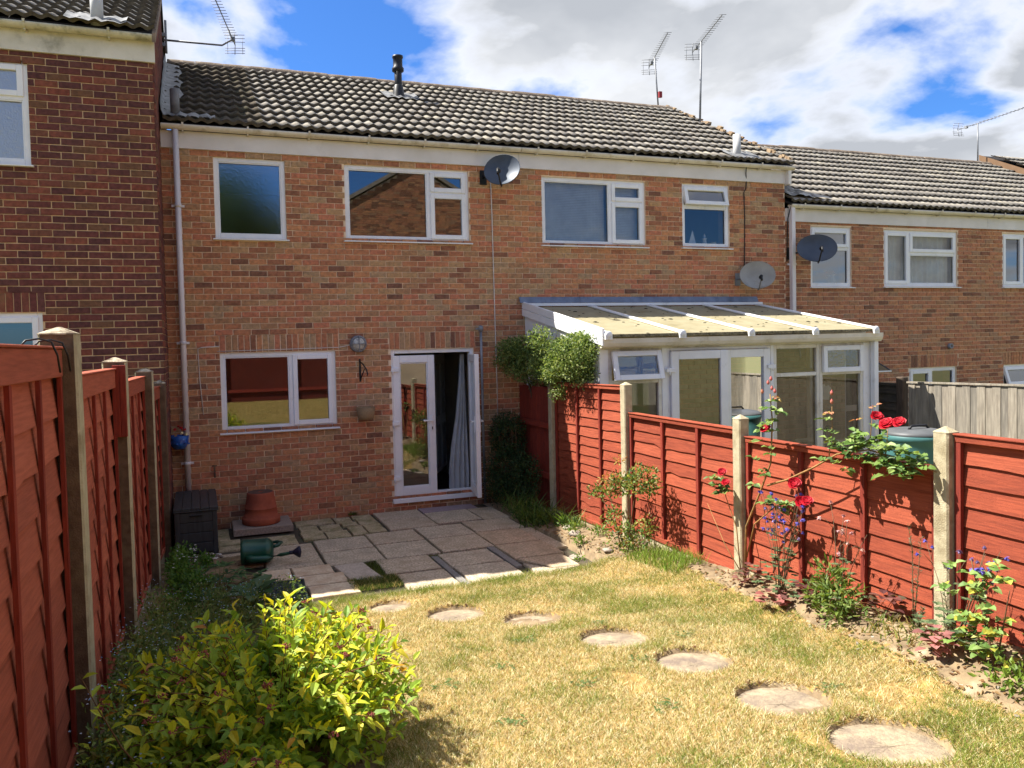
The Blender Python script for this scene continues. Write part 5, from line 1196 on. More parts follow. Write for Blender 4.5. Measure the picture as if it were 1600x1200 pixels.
for k in range(7): mb = MB(); a = k*.9; mb.lathe([(0, -.012), (.026, 0), (0, .012)], (-.235+.108*math.cos(a), -.17+.108*math.sin(a), 1.13+rnd(-.02, .02)), 8); build(mb, 'moulding', M_blue, wp)
def petals(mb, c, r, mi, n=9, up=None):
    for i in range(n):
        a = rnd(0, 6.28); e = rnd(.1, 1.3); d = Vector((math.cos(a)*math.cos(e), math.sin(a)*math.cos(e), math.sin(e))); s = d.cross(Vector((0, 0, 1))).normalized(); u = s.cross(d)
        p = Vector(c)+d*r*.45; q = r*.62; mb.add([p-s*q*.6, p-u*q*.5, p+s*q*.6, p+u*q*.7+d*r*.2], [(0, 1, 2, 3)], mi)
M_red = mat('scarlet_petal', lin(206, 26, 34), lin(168, 14, 26), 40, .6, transl=(.3, (1, .5, .5, 1))); M_cream = mat('cream_petal', lin(238, 226, 160), lin(226, 214, 180), 30, .6)
mb = MB()
for (x, y, z, mi) in ((-.28, -.18, 1.29, 0), (-.21, -.2, 1.31, 0), (-.17, -.16, 1.285, 0), (-.24, -.13, 1.315, 0), (-.32, -.15, 1.24, 2), (-.15, -.23, 1.23, 1), (-.20, -.25, 1.25, 1), (-.27, -.25, 1.22, 2)): petals(mb, (x, y, z), .040, mi, 10)
build(mb, 'flowers', [M_red, M_cream, mat('faded_petal', lin(170, 140, 104), rough=.8)], wp)
pl = thing('metal_pole', 'galvanised pole with ball top standing behind the open door', 'pole', (3.80, -.10, .1))
mb = MB(); mb.tube([(3.80, -.10, 0.0), (3.795, -.10, 2.44)], .019, 10); build(mb, 'shaft', M_steel, pl)
mb = MB(); mb.lathe([(.0, 2.435), (.034, 2.44), (.036, 2.50), (.02, 2.52), (0, 2.52)], (3.795, -.10, 0), 12); mb.box(3.72, 3.795, -.105, -.085, 2.465, 2.485); build(mb, 'ball_cap', M_steel, pl)
tp = thing('outside_tap', 'small brass tap on the wall behind the storage box', 'tap', (.17, -.06, .72))
mb = MB(); mb.tube([(.17, -.004, .70), (.17, -.06, .70), (.17, -.085, .66)], .011, 8); mb.tube([(.17, -.05, .70), (.17, -.05, .80)], .008, 8); mb.tube([(.14, -.05, .80), (.20, -.05, .80)], .007, 8); build(mb, 'spout', mat('dull_brass', lin(110, 96, 74), lin(84, 74, 60), 20, .5, metal=.6), tp)
# =================================================================== on the patio
M_box = mat('dark_grey_resin', lin(66, 68, 70), lin(52, 54, 56), 5, .5, .3, 30, stretch=(8, 1, 1))
bx = thing('storage_box', 'dark grey plastic garden storage box in the corner below the downpipe', 'storage box', (-.06, -.70, 0))
bx0, bx1, by0, by1 = -.285, .155, -1.30, -.17
mb = MB(); mb.box(bx0+.012, bx1-.012, by0+.012, by1-.012, .03, .49); build(mb, 'body', M_box, bx)
for k in range(4):
    mb = MB(); z = .035+k*.113; mb.box(bx0+.045, bx1-.045, by0, by0+.010, z, z+.107); mb.box(bx1-.010, bx1, by0+.045, by1-.045, z, z+.107); build(mb, 'panel', M_box, bx, .006)
for x, y in ((bx0, by0), (bx1-.045, by0), (bx1-.045, by1-.045), (bx0, by1-.045)): mb = MB(); mb.box(x-.004, x+.048, y-.004, y+.048, 0, .49); build(mb, 'corner_post', M_box, bx, .006)
for k in range(5):
    w = (bx1-bx0+.03)/5; mb = MB(); mb.box(bx0-.015+k*w+.002, bx0-.015+(k+1)*w-.002, by0-.012, by1+.01, .505, .532+(.004 if k == 2 else 0)); build(mb, 'lid_slat', M_box, bx, .004)
mb = MB(); mb.box(bx0-.018, bx1+.018, by0-.016, by1+.012, .492, .505); build(mb, 'lid_rim', M_box, bx, .004)
mb = MB(); mb.box(-.13, .0, by0-.022, by0-.005, .440, .458); build(mb, 'handle', M_black, bx, .004)
M_terra = mat('terracotta', lin(172, 92, 66), lin(146, 76, 56), 6, .9, .4, 60, .2, c3=lin(176, 120, 96), s3=4.5, lo3=.58, hi3=.72)
pt = thing('terracotta_pot', 'large terracotta pot standing upside down on a raised slab', 'plant pot', (.70, -.32, .085))
mb = MB(); mb.lathe([(.222, 0), (.232, .008), (.234, .065), (.228, .080), (.206, .084), (.193, .19), (.196, .192), (.196, .197), (.193, .20), (.175, .30), (.165, .372), (.158, .385), (.150, .388), (.03, .384), (.028, .36), (0, .36)], (.70, -.32, .087), 44); build(mb, 'body', M_terra, pt)
mb = MB(); mb.lathe([(.150, .3885), (.09, .3895), (.031, .3865)], (.70, -.32, .087), 30); build(mb, 'base', mat('weathered_pot_base', lin(112, 82, 66), lin(80, 62, 54), 14, .95), pt)
# watering can on its side
wc = thing('watering_can', 'dark green plastic watering can lying on its side', 'watering can', (.60, -1.86, 0))
M_green = mat('bottle_green_plastic', lin(18, 78, 60), lin(13, 62, 48), 5, .35, spec=.5); M_rose = mat('navy_plastic', lin(34, 34, 56), rough=.4)
q = Matrix.Translation((.37, -1.90, .142))@Matrix.Scale(1.22, 4)@Matrix.Rotation(R(-6), 4, 'Z')@Matrix.Rotation(R(90), 4, 'Y')@Matrix.Rotation(R(0), 4, 'Z')
def canp(mb, name, m, par): mb.v = [tuple(q@Vector(v)) for v in mb.v]; return build(mb, name, m, par)
mb = MB(); mb.lathe([(.0, .004), (.095, .004), (.108, .0), (.115, .012), (.117, .03), (.114, .04), (.113, .20), (.115, .205), (.115, .215), (.108, .235), (.085, .26), (.06, .27), (.055, .262), (.0, .25)], (0, 0, 0), 32)
mb.v = [(x*.92, y*1.04, z) for x, y, z in mb.v]; bd_ = canp(mb, 'body', M_green, wc)
mb = MB(); mb.tube([(.02, -.07, .03), (.035, -.135, .10), (.03, -.13, .22), (.02, -.11, .33), (.015, -.10, .40)], [.034, .030, .022, .016, .014], 12); canp(mb, 'spout', M_green, wc)
mb = MB(); mb.tube([(.012, -.095, .40), (.012, -.092, .43)], .017, 12); mb.lathe([(.012, .425), (.02, .44), (.045, .475), (.050, .485), (.046, .495), (0, .505)], (.012, -.09, 0), 20); canp(mb, 'rose', M_rose, wc)
mb = MB(); mb.tube([(-.02, .02, .255), (-.03, .03, .31), (-.035, .09, .335), (-.035, .13, .30), (-.03, .135, .22), (-.02, .112, .16)], .016, 10); canp(mb, 'handle', M_green, wc)
# drain cover
dc = thing('drain_cover', 'dark green recessed drain cover with a block pattern beside the pale slabs', 'drain cover', (.64, -2.98, 0))
M_drain = mat('dark_green_iron', lin(44, 62, 62), lin(34, 48, 50), 9, .5, .4, 60)
rot = Matrix.Translation((.62, -2.98, .004))@Matrix.Rotation(R(-4), 4, 'Z')
def dr_(mb, name, bev=0): mb.v = [tuple(rot@Vector(v)) for v in mb.v]; return build(mb, name, M_drain, dc, bev)
mb = MB(); mb.box(-.25, .25, -.30, .30, -.03, .004); dr_(mb, 'tray')
mb = MB(); ring(mb, -.27, .27, -.32, .32, .022, -.03, .02); mb.v = [(x, z, y) for x, y, z in mb.v]; dr_(mb, 'frame', .003)
for i in range(5):
    for j in range(6):
        x, y = -.24+i*.096, -.29+j*.097
        if (i+j) % 2: mb = MB(); mb.box(x+.004, x+.044, y+.004, y+.092, .0045, .013); mb.box(x+.049, x+.091, y+.004, y+.092, .0045, .013)
        else: mb = MB(); mb.box(x+.004, x+.091, y+.004, y+.044, .0045, .013); mb.box(x+.004, x+.091, y+.049, y+.092, .0045, .013)
        dr_(mb, 'block', .003)
pb = MB()
for i in range(150):
    a, r = rnd(0, 6.28), rnd(0, .17)**1.0; x, y = .02+r*1.0*math.cos(a), -1.50+r*.8*math.sin(a); s = rnd(.008, .026); pb.lathe([(.001, -s*.5), (s, 0), (s*.6, s*.5), (.001, s*.6)], (x, y, .02+rnd(0, .05)*(1-r/.18)), 6, random.choice((0, 0, 1, 2)))
tag(stuff(build(pb, 'pebbles', [mat('grey_pebble', lin(138, 128, 116), lin(104, 96, 88), 30, .8), mat('white_shell', lin(226, 220, 210), rough=.6), mat('rust_shard', lin(140, 84, 62), lin(110, 70, 54), 30, .9)])), 'little heap of pebbles and shells in front of the storage box', 'pebbles')
rk = MB()
for (x, y, z, s) in ((3.72, -2.92, .0, .13), (3.95, -2.5, .02, .08), (4.05, -2.15, .0, .07), (3.9, -3.3, .05, .06)):
    rk.lathe([(.001, -.3*s), (s, -.05*s), (s*.9, .25*s), (s*.5, .42*s), (.001, .46*s)], (x, y, float(lawn_z(np.array([x]), np.array([y]))[0])+z*.3), 9); rk.v[-45:] = [(a+rnd(-.12, .12)*s, b+rnd(-.12, .12)*s, c+rnd(-.1, .1)*s) for a, b, c in rk.v[-45:]]
stuff(tag(build(rk, 'stones', mat('bed_stone', lin(176, 164, 150), lin(136, 124, 112), 14, .95, .8, 60)), 'rough stones in the bed by the tall red panel', 'stones'))
# water butt and door canopy beyond
wb = thing('water_butt', 'teal green water butt with a grey lid beyond the red fence', 'water butt', (7.73, -3.62, 0))
M_teal = mat('teal_plastic', lin(72, 118, 116), lin(60, 102, 102), 4, .5)
mb = MB(); mb.lathe([(.26, .0), (.31, .5), (.325, .95), (.335, 1.04), (.345, 1.05), (.345, 1.10), (.335, 1.105), (0, 1.10)], (7.73, -3.62, 0), 36); build(mb, 'body', M_teal, wb)
mb = MB(); mb.lathe([(.342, 1.106), (.345, 1.125), (.30, 1.15), (.2, 1.168), (0, 1.172)], (7.73, -3.62, 0), 36); ld = build(mb, 'lid', mat('grey_lid_plastic', lin(92, 94, 96), lin(78, 80, 82), 5, .5), wb)
mb = MB(); mb.tube([(7.58, -3.66, 1.165), (7.62, -3.66, 1.205), (7.84, -3.66, 1.205), (7.88, -3.66, 1.165)], .014, 8); build(mb, 'handle', M_black, ld)
cn = thing('door_canopy', 'curved smoky door canopy just right of the conservatory', 'canopy', (10.0, -.4, 1.8))
mb = MB(); n = 10; vv = []
for x in (9.5, 10.62):
    for i in range(n+1): t = i/n; vv.append((x, -.004-.80*t, 1.93-.05*t-.22*t*t))
mb.add(vv, [(i, i+1, n+2+i, n+1+i) for i in range(n)], 0, True); build(mb, 'sheet', mat('smoky_polycarbonate', lin(150, 138, 108), lin(130, 118, 92), 4, .3, transl=(.45, (1, 1, .9, 1))), cn)
for x in (9.5, 10.62): mb = MB(); mb.tube([vv[i if x < 10 else n+1+i] for i in range(n+1)], .014, 6); build(mb, 'edge_bar', M_rubber, cn)
mb = MB(); mb.tube([vv[n], vv[-1]], .014, 6); build(mb, 'front_bar', M_upvc, cn)
# =================================================================== plants
M_leaf = mat('leaf', (1, 1, 1, 1), (.84, .84, .84, 1), 40, .55, spec=.4, attr='tint', transl=(.46, (1, 1, .55, 1)))
M_gloss = mat('glossy_leaf', (1, 1, 1, 1), (.86, .86, .86, 1), 40, .5, spec=.35, attr='tint', transl=(.25, (1, 1, .55, 1)))
M_stem = mat('woody_stem', lin(112, 84, 58), lin(84, 64, 46), 30, .9); M_gstem = mat('green_stem', lin(110, 118, 62), lin(96, 84, 56), 20, .7); M_bark = mat('bark', lin(96, 80, 64), lin(68, 56, 46), 20, .95, .6, 30)
def unit(a): return a/(np.linalg.norm(a, axis=-1, keepdims=True)+1e-9)
def tints(cols, n, j=.18): return np.stack([lc(*c) for c in cols])[RS.randint(0, len(cols), n)]*RS.uniform(1-j, 1+j, n)[:, None]
def foliage(name, blobs, ln, wd, cols, parent, m=None, shell=.55, up=.35, clump=.0, keep=None, droop=.0):
    """leaves through one or more ellipsoids (centre, radii, count), thinned into clumps with gaps between"""
    P, D, Nn = [], [], []
    for c, r, n in blobs:
        k = int(n*2.2); u = unit(RS.normal(size=(k, 3))); rad = RS.uniform(shell, 1.0, k)**.8; lump = .80+.34*fbm(u[:, 0]*2.6+c[0]*7, u[:, 1]*2.6+u[:, 2]*2.1, int(abs(c[1])*50) % 97, 3)
        p = u*(rad*lump)[:, None]*np.array(r)+np.array(c)
        dn = fbm(p[:, 0]*9+3, p[:, 1]*9+p[:, 2]*8, 77, 2)
        sel = dn > np.quantile(dn, clump) if clump else np.ones(k, bool)
        p, u = p[sel][:n], u[sel][:n]; k = len(p)
        d = unit(u*.8+RS.normal(size=(k, 3))*.7+np.array([0, 0, .25-droop])); nn = unit(u*.5+RS.normal(size=(k, 3))*.45+np.array([0, 0, up]))
        P.append(p); D.append(d); Nn.append(nn)
    P, D, Nn = map(np.concatenate, (P, D, Nn)); n = len(P)
    if keep is not None: s = keep(P); P, D, Nn = P[s], D[s], Nn[s]; n = len(P)
    v, f = leaf_cloud(P, D, Nn, ln*RS.uniform(.65, 1.25, n), wd*RS.uniform(.7, 1.2, n))
    return stuff(link(name, np_mesh(name, v, f, m or M_leaf, np.repeat(tints(cols, n), 7, 0)), parent))
def curve(a, b, sag, n=6, wob=.0):
    a, b = Vector(a), Vector(b); return [a.lerp(b, i/n)+Vector(sag)*(4*(i/n)*(1-i/n))+Vector((rnd(-wob, wob), rnd(-wob, wob), rnd(-wob, wob)))*(1 if 0 < i < n else 0) for i in range(n+1)]
def twigs(name, lines, parent, m=None, seg=5):
    mb = MB()
    for pts, r in lines: k = len(pts); mb.tube(pts, [r*(1-.6*i/(k-1)) for i in range(k)], seg)
    return build(mb, name, m or M_stem, parent)
# ---- the golden spiraea in front
sp = thing('golden_shrub', 'large golden-leaved shrub with faded pink flower heads at bottom left', 'shrub', (.30, -6.25, .3))
lines = []; LP_, LD, LN, LT, heads = [], [], [], [], []
rs = random.Random(4)
YEL, GRN = [(216, 216, 48), (230, 222, 60), (200, 210, 56), (212, 198, 50)], [(168, 192, 62), (148, 178, 60), (184, 202, 70), (124, 160, 62)]
ORG = [(214, 160, 60), (200, 140, 70)]
for i in range(430):
    a = rs.uniform(0, 2*math.pi); sp_ = math.sqrt(rs.random()); bx_, by_ = .30+.12*math.cos(a)*sp_, -6.25+.14*math.sin(a)*sp_
    low = i >= 250
    out = rs.uniform(.05, 1.0)**.6; hgt = rs.uniform(.38, .76)*(1.10-.48*out*out)
    if low: out = rs.uniform(.45, 1.0)**.7; hgt = rs.uniform(.06, .44)*(1.15-.35*out)
    if i < 14: a, out, hgt = rs.uniform(-2.6, 2.6), rs.uniform(.6, 1.08), rs.uniform(.52, .66)
    tx, ty = .23+.74*out*math.cos(a), -6.36+.84*out*math.sin(a)
    hgt *= (.94 if tx > .25 else .84)
    if tx < -.47: tx = -.47+rs.uniform(0, .12)
    gz = .1*max(0, -ty-3.3); base = Vector((bx_, by_, .28)); tip = Vector((tx, ty, gz+hgt)); mid = base.lerp(tip, .5)+Vector((0, 0, .10+.06*out))
    pts = [base.lerp(mid, t/4)*(1-t/4)+mid.lerp(tip, t/4)*(t/4) for t in range(5)]; pts = pts[:-1]+[tip]
    lines.append((pts, .0038)); n = rs.randint(17, 24); t0 = .45 if low else .22
    for k in range(n):
        t = t0+(1-t0)*(k/(n-1)); seg = min(3, int(t*4)); q = t*4-seg; p = pts[seg].lerp(pts[seg+1], q); ax = (pts[seg+1]-pts[seg]).normalized()
        phi = k*2.4+i; s = ax.cross(Vector((0, 0, 1))); s = s.normalized() if s.length > .05 else Vector((1, 0, 0)); w = s.cross(ax)
        d = (s*math.cos(phi)+w*math.sin(phi))*.9+ax*(.45+.3*t)+Vector((0, 0, .12)); nn = Vector((rs.uniform(-.3, .3), rs.uniform(-.3, .3), 1))+ax*.2
        LP_.append(p); LD.append(d); LN.append(nn); ln = rs.uniform(.036, .084)*(1.15-.35*abs(t-.75)); LT.append((ln, t*(.55 if low else 1)))
    if rs.random() < .30 and not low: heads.append(tip)
twigs('stems', lines, sp, mat('red_brown_stem', lin(128, 84, 56), lin(96, 64, 46), 20, .8))
n = len(LP_); LP_, LD, LN = np.array(LP_), np.array(LD), np.array(LN); lns = np.array([q[0] for q in LT]); tt = np.array([q[1] for q in LT])
yel = RS.rand(n) < np.clip((tt-.48)*1.15, .05, .55); cols = np.where(yel[:, None], tints(YEL, n, .12), tints(GRN, n, .15)); o_ = (RS.rand(n) < .025) & (tt > .8); cols[o_] = tints(ORG, int(o_.sum()))
dist = np.linalg.norm(LP_-np.array(CAM), axis=1)-.9*(LP_[:, 2]-.3); order = np.argsort(dist/lns*.05); own = order[:300]; rest = order[300:]
v, f = leaf_cloud(LP_[rest], LD[rest], LN[rest], lns[rest], lns[rest]*.42); stuff(link('leaves', np_mesh('leaves', v, f, M_leaf, np.repeat(cols[rest], 7, 0)), sp))
one = {}
for i in own:                                              # the nearest leaves stand singly
    key = (int(yel[i]), int(i) % 5)
    if key not in one:
        v, f = leaf_cloud([(0, 0, 0)], [(1, 0, 0)], [(0, 0, 1)], [.06], [.0255]); one[key] = np_mesh('leaf', v, f, M_leaf, np.repeat(cols[i][None], 7, 0))
    d = Vector(LD[i]).normalized(); s = d.cross(Vector(LN[i])).normalized(); u = s.cross(d)
    o = link('leaf', one[key], sp, LP_[i]); o.rotation_euler = Matrix((d, -s, u)).transposed().to_euler(); k = lns[i]/.06; o.scale = (k, k, k)
mb = MB()
M_head = [mat('faded_pink_floret', lin(176, 92, 92), lin(138, 78, 70), 60, .9), mat('rusty_floret', lin(150, 92, 66), lin(112, 66, 52), 60, .9)]
for h in heads:
    mb = MB(); R0 = rs.uniform(.016, .030)
    for k in range(22):
        a, r = rs.uniform(0, 6.28), R0*math.sqrt(rs.random()); c = h+Vector((r*math.cos(a), r*math.sin(a), .012+rs.uniform(-.006, .006)-r*r*6)); s = rs.uniform(.003, .006); mb.lathe([(0, -s), (s, 0), (0, s)], c, 5, rs.randint(0, 1))
    build(mb, 'flower_head', M_head, sp, org=tuple(h))
# sprig leaning out at the far left
pts = [(-.22, -6.85, .55), (-.31, -7.0, .78), (-.37, -7.1, .98), (-.41, -7.16, 1.12)]
twigs('stems', [(pts, .004)], sp); P, D, Nn = [], [], []
for k in range(11):
    t = k/10*3; s = min(2, int(t)); p = Vector(pts[s]).lerp(Vector(pts[s+1]), t-s); P.append(p); D.append((math.cos(k*2.5)*.9, math.sin(k*2.5)*.9-.2, .45)); Nn.append((rnd(-.3, .3), -.3, 1))
v, f = leaf_cloud(P, D, Nn, np.full(11, .06), np.full(11, .026)); stuff(link('leaves', np_mesh('leaves', v, f, M_leaf, np.repeat(tints(GRN[:3], 11), 7, 0)), sp))
# ---- left border
def flowers(name, pts, r, cols, parent, m=None, pet=5):
    P, D, Nn, C = [], [], [], []
    for c in pts:
        col = lc(*random.choice(cols))
        for k in range(pet): a = 2*math.pi*k/pet+rnd(0, 1); P.append(c); D.append((math.cos(a), math.sin(a), rnd(-.1, .4))); Nn.append((0, 0, 1)); C.append(col)
    n = len(P); v, f = leaf_cloud(P, D, Nn, np.full(n, r), np.full(n, r*.85), .05); return stuff(link(name, np_mesh(name, v, f, m or mat('petal', (1, 1, 1, 1), (.92, .92, .92, 1), 30, .7, attr='tint', transl=(.3, (1, 1, 1, 1))), np.repeat(np.array(C), 7, 0)), parent))
fg = thing('forget_me_nots', 'low drift of forget-me-nots with tiny pale blue flowers by the left fence', 'flowers', (.05, -4.3, .12))
blobs = [((x, y, .1*max(0, -y-3.3)+.10), (.22, .26, .20), 900) for x, y in ((-.22, -5.3), (.0, -4.9), (-.25, -4.6), (.2, -4.55), (-.05, -4.15), (.3, -4.1), (-.22, -3.8), (.12, -3.75), (.4, -3.7), (.50, -4.4), (.62, -3.6), (.02, -3.4), (.35, -5.2), (-.3, -5.9), (-.32, -5.6), (-.33, -6.5), (-.3, -7.0), (-.36, -5.2), (-.36, -4.8))]+[((x, y, .1*max(0, -y-3.3)+.24), (.14, .26, .26), 700) for x, y in ((-.38, -5.0), (-.38, -5.5), (-.40, -6.0), (-.40, -6.6), (-.33, -4.3))]
foliage('leaves', blobs, .034, .012, [(112, 140, 76), (92, 120, 68), (132, 154, 88), (142, 144, 86)], fg, shell=.1, clump=.25)
pts = []
for c, r, n in blobs:
    for i in range(26): a = rnd(0, 6.28); q = math.sqrt(random.random()); pts.append((c[0]+r[0]*q*math.cos(a), c[1]+r[1]*q*math.sin(a), c[2]+r[2]*(1.05-.5*q*q)+rnd(0, .03)))
flowers('flowers', pts, .0055, [(150, 186, 226), (176, 202, 232), (214, 224, 238)], fg)
pe = thing('fingered_leaf_plant', 'dark green plant with fingered leaves between the watering can and the shrub', 'plant', (.28, -2.95, 0))
P, D, Nn = [], [], []; lines = []
for i in range(52):
    a = rnd(0, 6.28); q = math.sqrt(random.random()); b = Vector((.14+.10*math.cos(a)*q, -2.85+.12*math.sin(a)*q, 0)); t = b+Vector((.26*math.cos(a)*q, .42*math.sin(a)*q, rnd(.10, .25)*(1.1-.5*q))); lines.append((curve(b, t, (0, 0, .05)), .005)); h = Vector((math.cos(a), math.sin(a), .2))
    for k in range(7): w = a+(k-3)*.42; P.append(t); D.append((math.cos(w), math.sin(w), rnd(-.15, .3))); Nn.append((rnd(-.2, .2), rnd(-.2, .2), 1))
twigs('stems', lines, pe, M_gstem); n = len(P); v, f = leaf_cloud(P, D, Nn, RS.uniform(.08, .15, n), RS.uniform(.024, .038, n), .12)
stuff(link('leaves', np_mesh('leaves', v, f, M_leaf, np.repeat(tints([(78, 116, 74), (94, 130, 80), (66, 102, 66), (108, 142, 86)], n), 7, 0)), pe))
rs_ = thing('low_green_plants', 'bushy low green plants with white flowers at the foot of the left fence', 'plants', (-.18, -2.2, 0))
foliage('leaves', [((-.2, -1.75, .10), (.16, .3, .16), 500), ((-.22, -2.3, .12), (.15, .35, .2), 700), ((-.12, -2.85, .12), (.2, .3, .2), 700), ((-.2, -3.3, .12), (.18, .25, .2), 500), ((.0, -1.8, .06), (.12, .2, .1), 260)], .045, .022, [(98, 142, 60), (118, 158, 68), (80, 122, 54)], rs_, shell=.2, clump=.25)
flowers('flowers', [(-.2+rnd(-.1, .14), -2.2+rnd(-.5, .5), .26+rnd(-.05, .05)) for i in range(22)], .014, [(244, 244, 240)], rs_)
hs = thing('broad_leaved_plant', 'plant with a few broad blue-green leaves behind the golden shrub', 'plant', (.35, -3.55, .02))
P = []; D = []; Nn = []
for k in range(16): a = k*.9; P.append((.38+.04*math.cos(a), -3.75+.04*math.sin(a), .08+.015*k)); D.append((math.cos(a), math.sin(a), rnd(.2, .8))); Nn.append((-.4*math.cos(a), -.4*math.sin(a), 1))
v, f = leaf_cloud(P, D, Nn, RS.uniform(.16, .24, 16), RS.uniform(.10, .15, 16), .15); stuff(link('leaves', np_mesh('leaves', v, f, M_leaf, np.repeat(tints([(84, 116, 84), (70, 104, 66), (96, 124, 90)], 16), 7, 0)), hs))
cb = thing('climber_tips', 'pale green leaf tips showing over the top of the nearest left panel', 'plant', (-.68, -7.6, 2.1))
foliage('leaves', [((-.72, -7.45, 2.19), (.08, .25, .07), 90)], .06, .035, [(198, 206, 110), (170, 190, 90)], cb, shell=.2); twigs('stems', [(curve((-.75, -7.3, 1.2), (-.72, -7.4, 2.2), (0, 0, 0)), .006)], cb)
# ---- shrubs by the house
br = thing('bushy_shrub', 'bushy small-leaved shrub spilling over the fence in front of the conservatory', 'shrub', (4.55, -1.0, 0))
twigs('branches', [(curve((4.55, -1.0, 0), (4.45, -1.5, 2.1), (.1, 0, 0)), .03), (curve((4.55, -.95, 0), (4.3, -.4, 2.0), (.05, .1, 0)), .028), (curve((4.5, -1.1, .9), (4.35, -1.8, 2.15), (0, 0, .1)), .016), (curve((4.5, -1.0, 1.0), (4.7, -1.1, 2.3), (0, 0, .1)), .014)], br, M_bark)
GS = [(122, 142, 74), (146, 164, 92), (98, 122, 62), (164, 176, 108), (84, 106, 54)]
BB = []
rb_ = random.Random(12)
for i in range(36):
    c = (rb_.uniform(4.16, 4.52), rb_.uniform(-2.05, -.95), rb_.uniform(1.82, 2.30)-(.10 if i % 4 == 0 else 0)); r = rb_.uniform(.11, .21); BB.append((c, (r, r*1.15, r*rb_.uniform(.8, 1.1)), int(9000*r*r)+150))
for i in range(18):
    c = (rb_.uniform(4.0, 4.48), rb_.uniform(-.78, -.14), rb_.uniform(1.76, 2.26)); r = rb_.uniform(.11, .2); BB.append((c, (r, r, r*.95), int(8000*r*r)+120))
BB += [((4.26, -1.60, 1.66), (.10, .12, .12), 160), ((4.25, -1.42, 1.60), (.06, .08, .12), 70)]
foliage('leaves', BB, .038, .019, GS, br, shell=.25, clump=.22)
tw = []
for i in range(46): a, e = rnd(0, 6.28), rnd(.1, 1.3); c = random.choice([(4.36, -1.4, 2.0), (4.42, -1.05, 2.1), (4.3, -1.85, 1.9)]); b = Vector(c); t = b+Vector((.40*math.cos(a)*math.cos(e), .50*math.sin(a)*math.cos(e), .38*math.sin(e))); tw.append((curve(b, t, (0, 0, .03), 4), .003))
twigs('twigs', tw, br)
P = []
for pts, r in tw:
    for k in range(9): P.append(Vector(pts[-1]).lerp(Vector(pts[-2]), rnd(-.1, 1.2)))
n = len(P); v, f = leaf_cloud(P, RS.normal(size=(n, 3)), RS.normal(size=(n, 3))*.5+np.array([0, 0, 1]), RS.uniform(.02, .034, n), RS.uniform(.009, .014, n)); stuff(link('tip_leaves', np_mesh('tip_leaves', v, f, M_leaf, np.repeat(tints(GS, n), 7, 0)), br))
iv = thing('dark_shrub', 'dense dark green shrub right of the open patio door', 'shrub', (4.05, -.3, 0))
foliage('leaves', [((4.08, -.30, .95), (.28, .27, .38), 3600), ((4.06, -.34, .50), (.34, .32, .42), 4200), ((4.16, -.75, .45), (.18, .35, .40), 1800), ((4.0, -.35, .22), (.30, .30, .26), 1600)], .030, .016, [(52, 76, 42), (62, 88, 48), (44, 66, 38), (78, 100, 54)], iv, M_gloss, shell=.4, clump=.2)
twigs('branches', [(curve((4.05, -.3, 0), (4.05+rnd(-.2, .2), -.35+rnd(-.2, .2), 1.1), (.05, 0, 0)), .015) for i in range(5)], iv)
mo = thing('strappy_plants', 'clump of strappy arching leaves at the patio edge below the first fence post', 'plant', (3.98, -1.35, 0))
vs, fs, cs, b = [], [], [], 0
for (x, y, n, h, w) in ((3.92, -1.2, 70, .42, .016), (4.05, -1.55, 80, .40, .016), (3.86, -1.6, 60, .32, .014), (4.12, -1.9, 46, .36, .018), (3.98, -.85, 60, .40, .014), (4.16, -2.05, 40, .28, .016)):
    pp = np.stack([x+RS.normal(0, .07, n), y+RS.normal(0, .08, n), np.full(n, .01)], 1); v, f = blades(pp, np.full(n, h), np.full(n, w), 1.0, RS); vs.append(v); fs.append(f+b); cs.append(np.repeat(tints([(92, 122, 50), (112, 142, 62), (76, 104, 44), (140, 156, 80)], n), 5, 0)); b += len(v)
stuff(link('leaves', np_mesh('leaves', np.concatenate(vs), np.concatenate(fs), M_leaf, np.concatenate(cs)), mo))
foliage('low_leaves', [((3.95, -1.45, .08), (.28, .6, .12), 900), ((4.12, -2.0, .06), (.14, .3, .1), 260)], .05, .024, [(88, 116, 52), (70, 98, 44), (104, 130, 60)], mo, shell=.1, clump=.3)
# small weeds in the bed and lawn
for (x, y, s, lb) in ((3.95, -2.45, .10, 'small green weed in the bed by the tall red panel'), (4.12, -2.75, .12, 'green weed against the foot of the tall red panel'), (3.82, -2.85, .08, 'weed beside the rough stone in the bed'), (3.70, -3.05, .07, 'small bright weed at the patio corner')):
    w = thing('weed', lb, 'weed', (x, y, gh(x, y))); z = float(lawn_z(np.array([x]), np.array([y]))[0]); foliage('leaves', [((x, y, z+s*.5), (s, s, s*.8), 90)], .05, .016, [(120, 146, 60), (98, 126, 52), (140, 160, 76)], w, shell=.1)
wl = []
for (x, y) in ((2.02, -6.25), (1.72, -5.75), (2.5, -6.05), (2.05, -5.35), (2.75, -5.2), (3.15, -6.9), (1.45, -6.55), (2.2, -6.75), (3.05, -5.75), (1.3, -5.9)):
    z = float(lawn_z(np.array([x]), np.array([y]))[0]); k = 16
    for i in range(k): a = rnd(0, 6.28); wl.append((x+rnd(-.07, .07), y+rnd(-.04, .04), z+.014, a))
n = len(wl); v, f = leaf_cloud([q[:3] for q in wl], [(math.cos(q[3]), math.sin(q[3]), .12) for q in wl], [(0, 0, 1)]*n, RS.uniform(.03, .06, n), RS.uniform(.010, .018, n), .1)
tag(stuff(link('lawn_weeds', np_mesh('lawn_weeds', v, f, M_leaf, np.repeat(tints([(96, 122, 66), (120, 140, 88), (84, 108, 56)], n), 7, 0)))), 'flat weed rosettes scattered in the dry lawn', 'weeds')
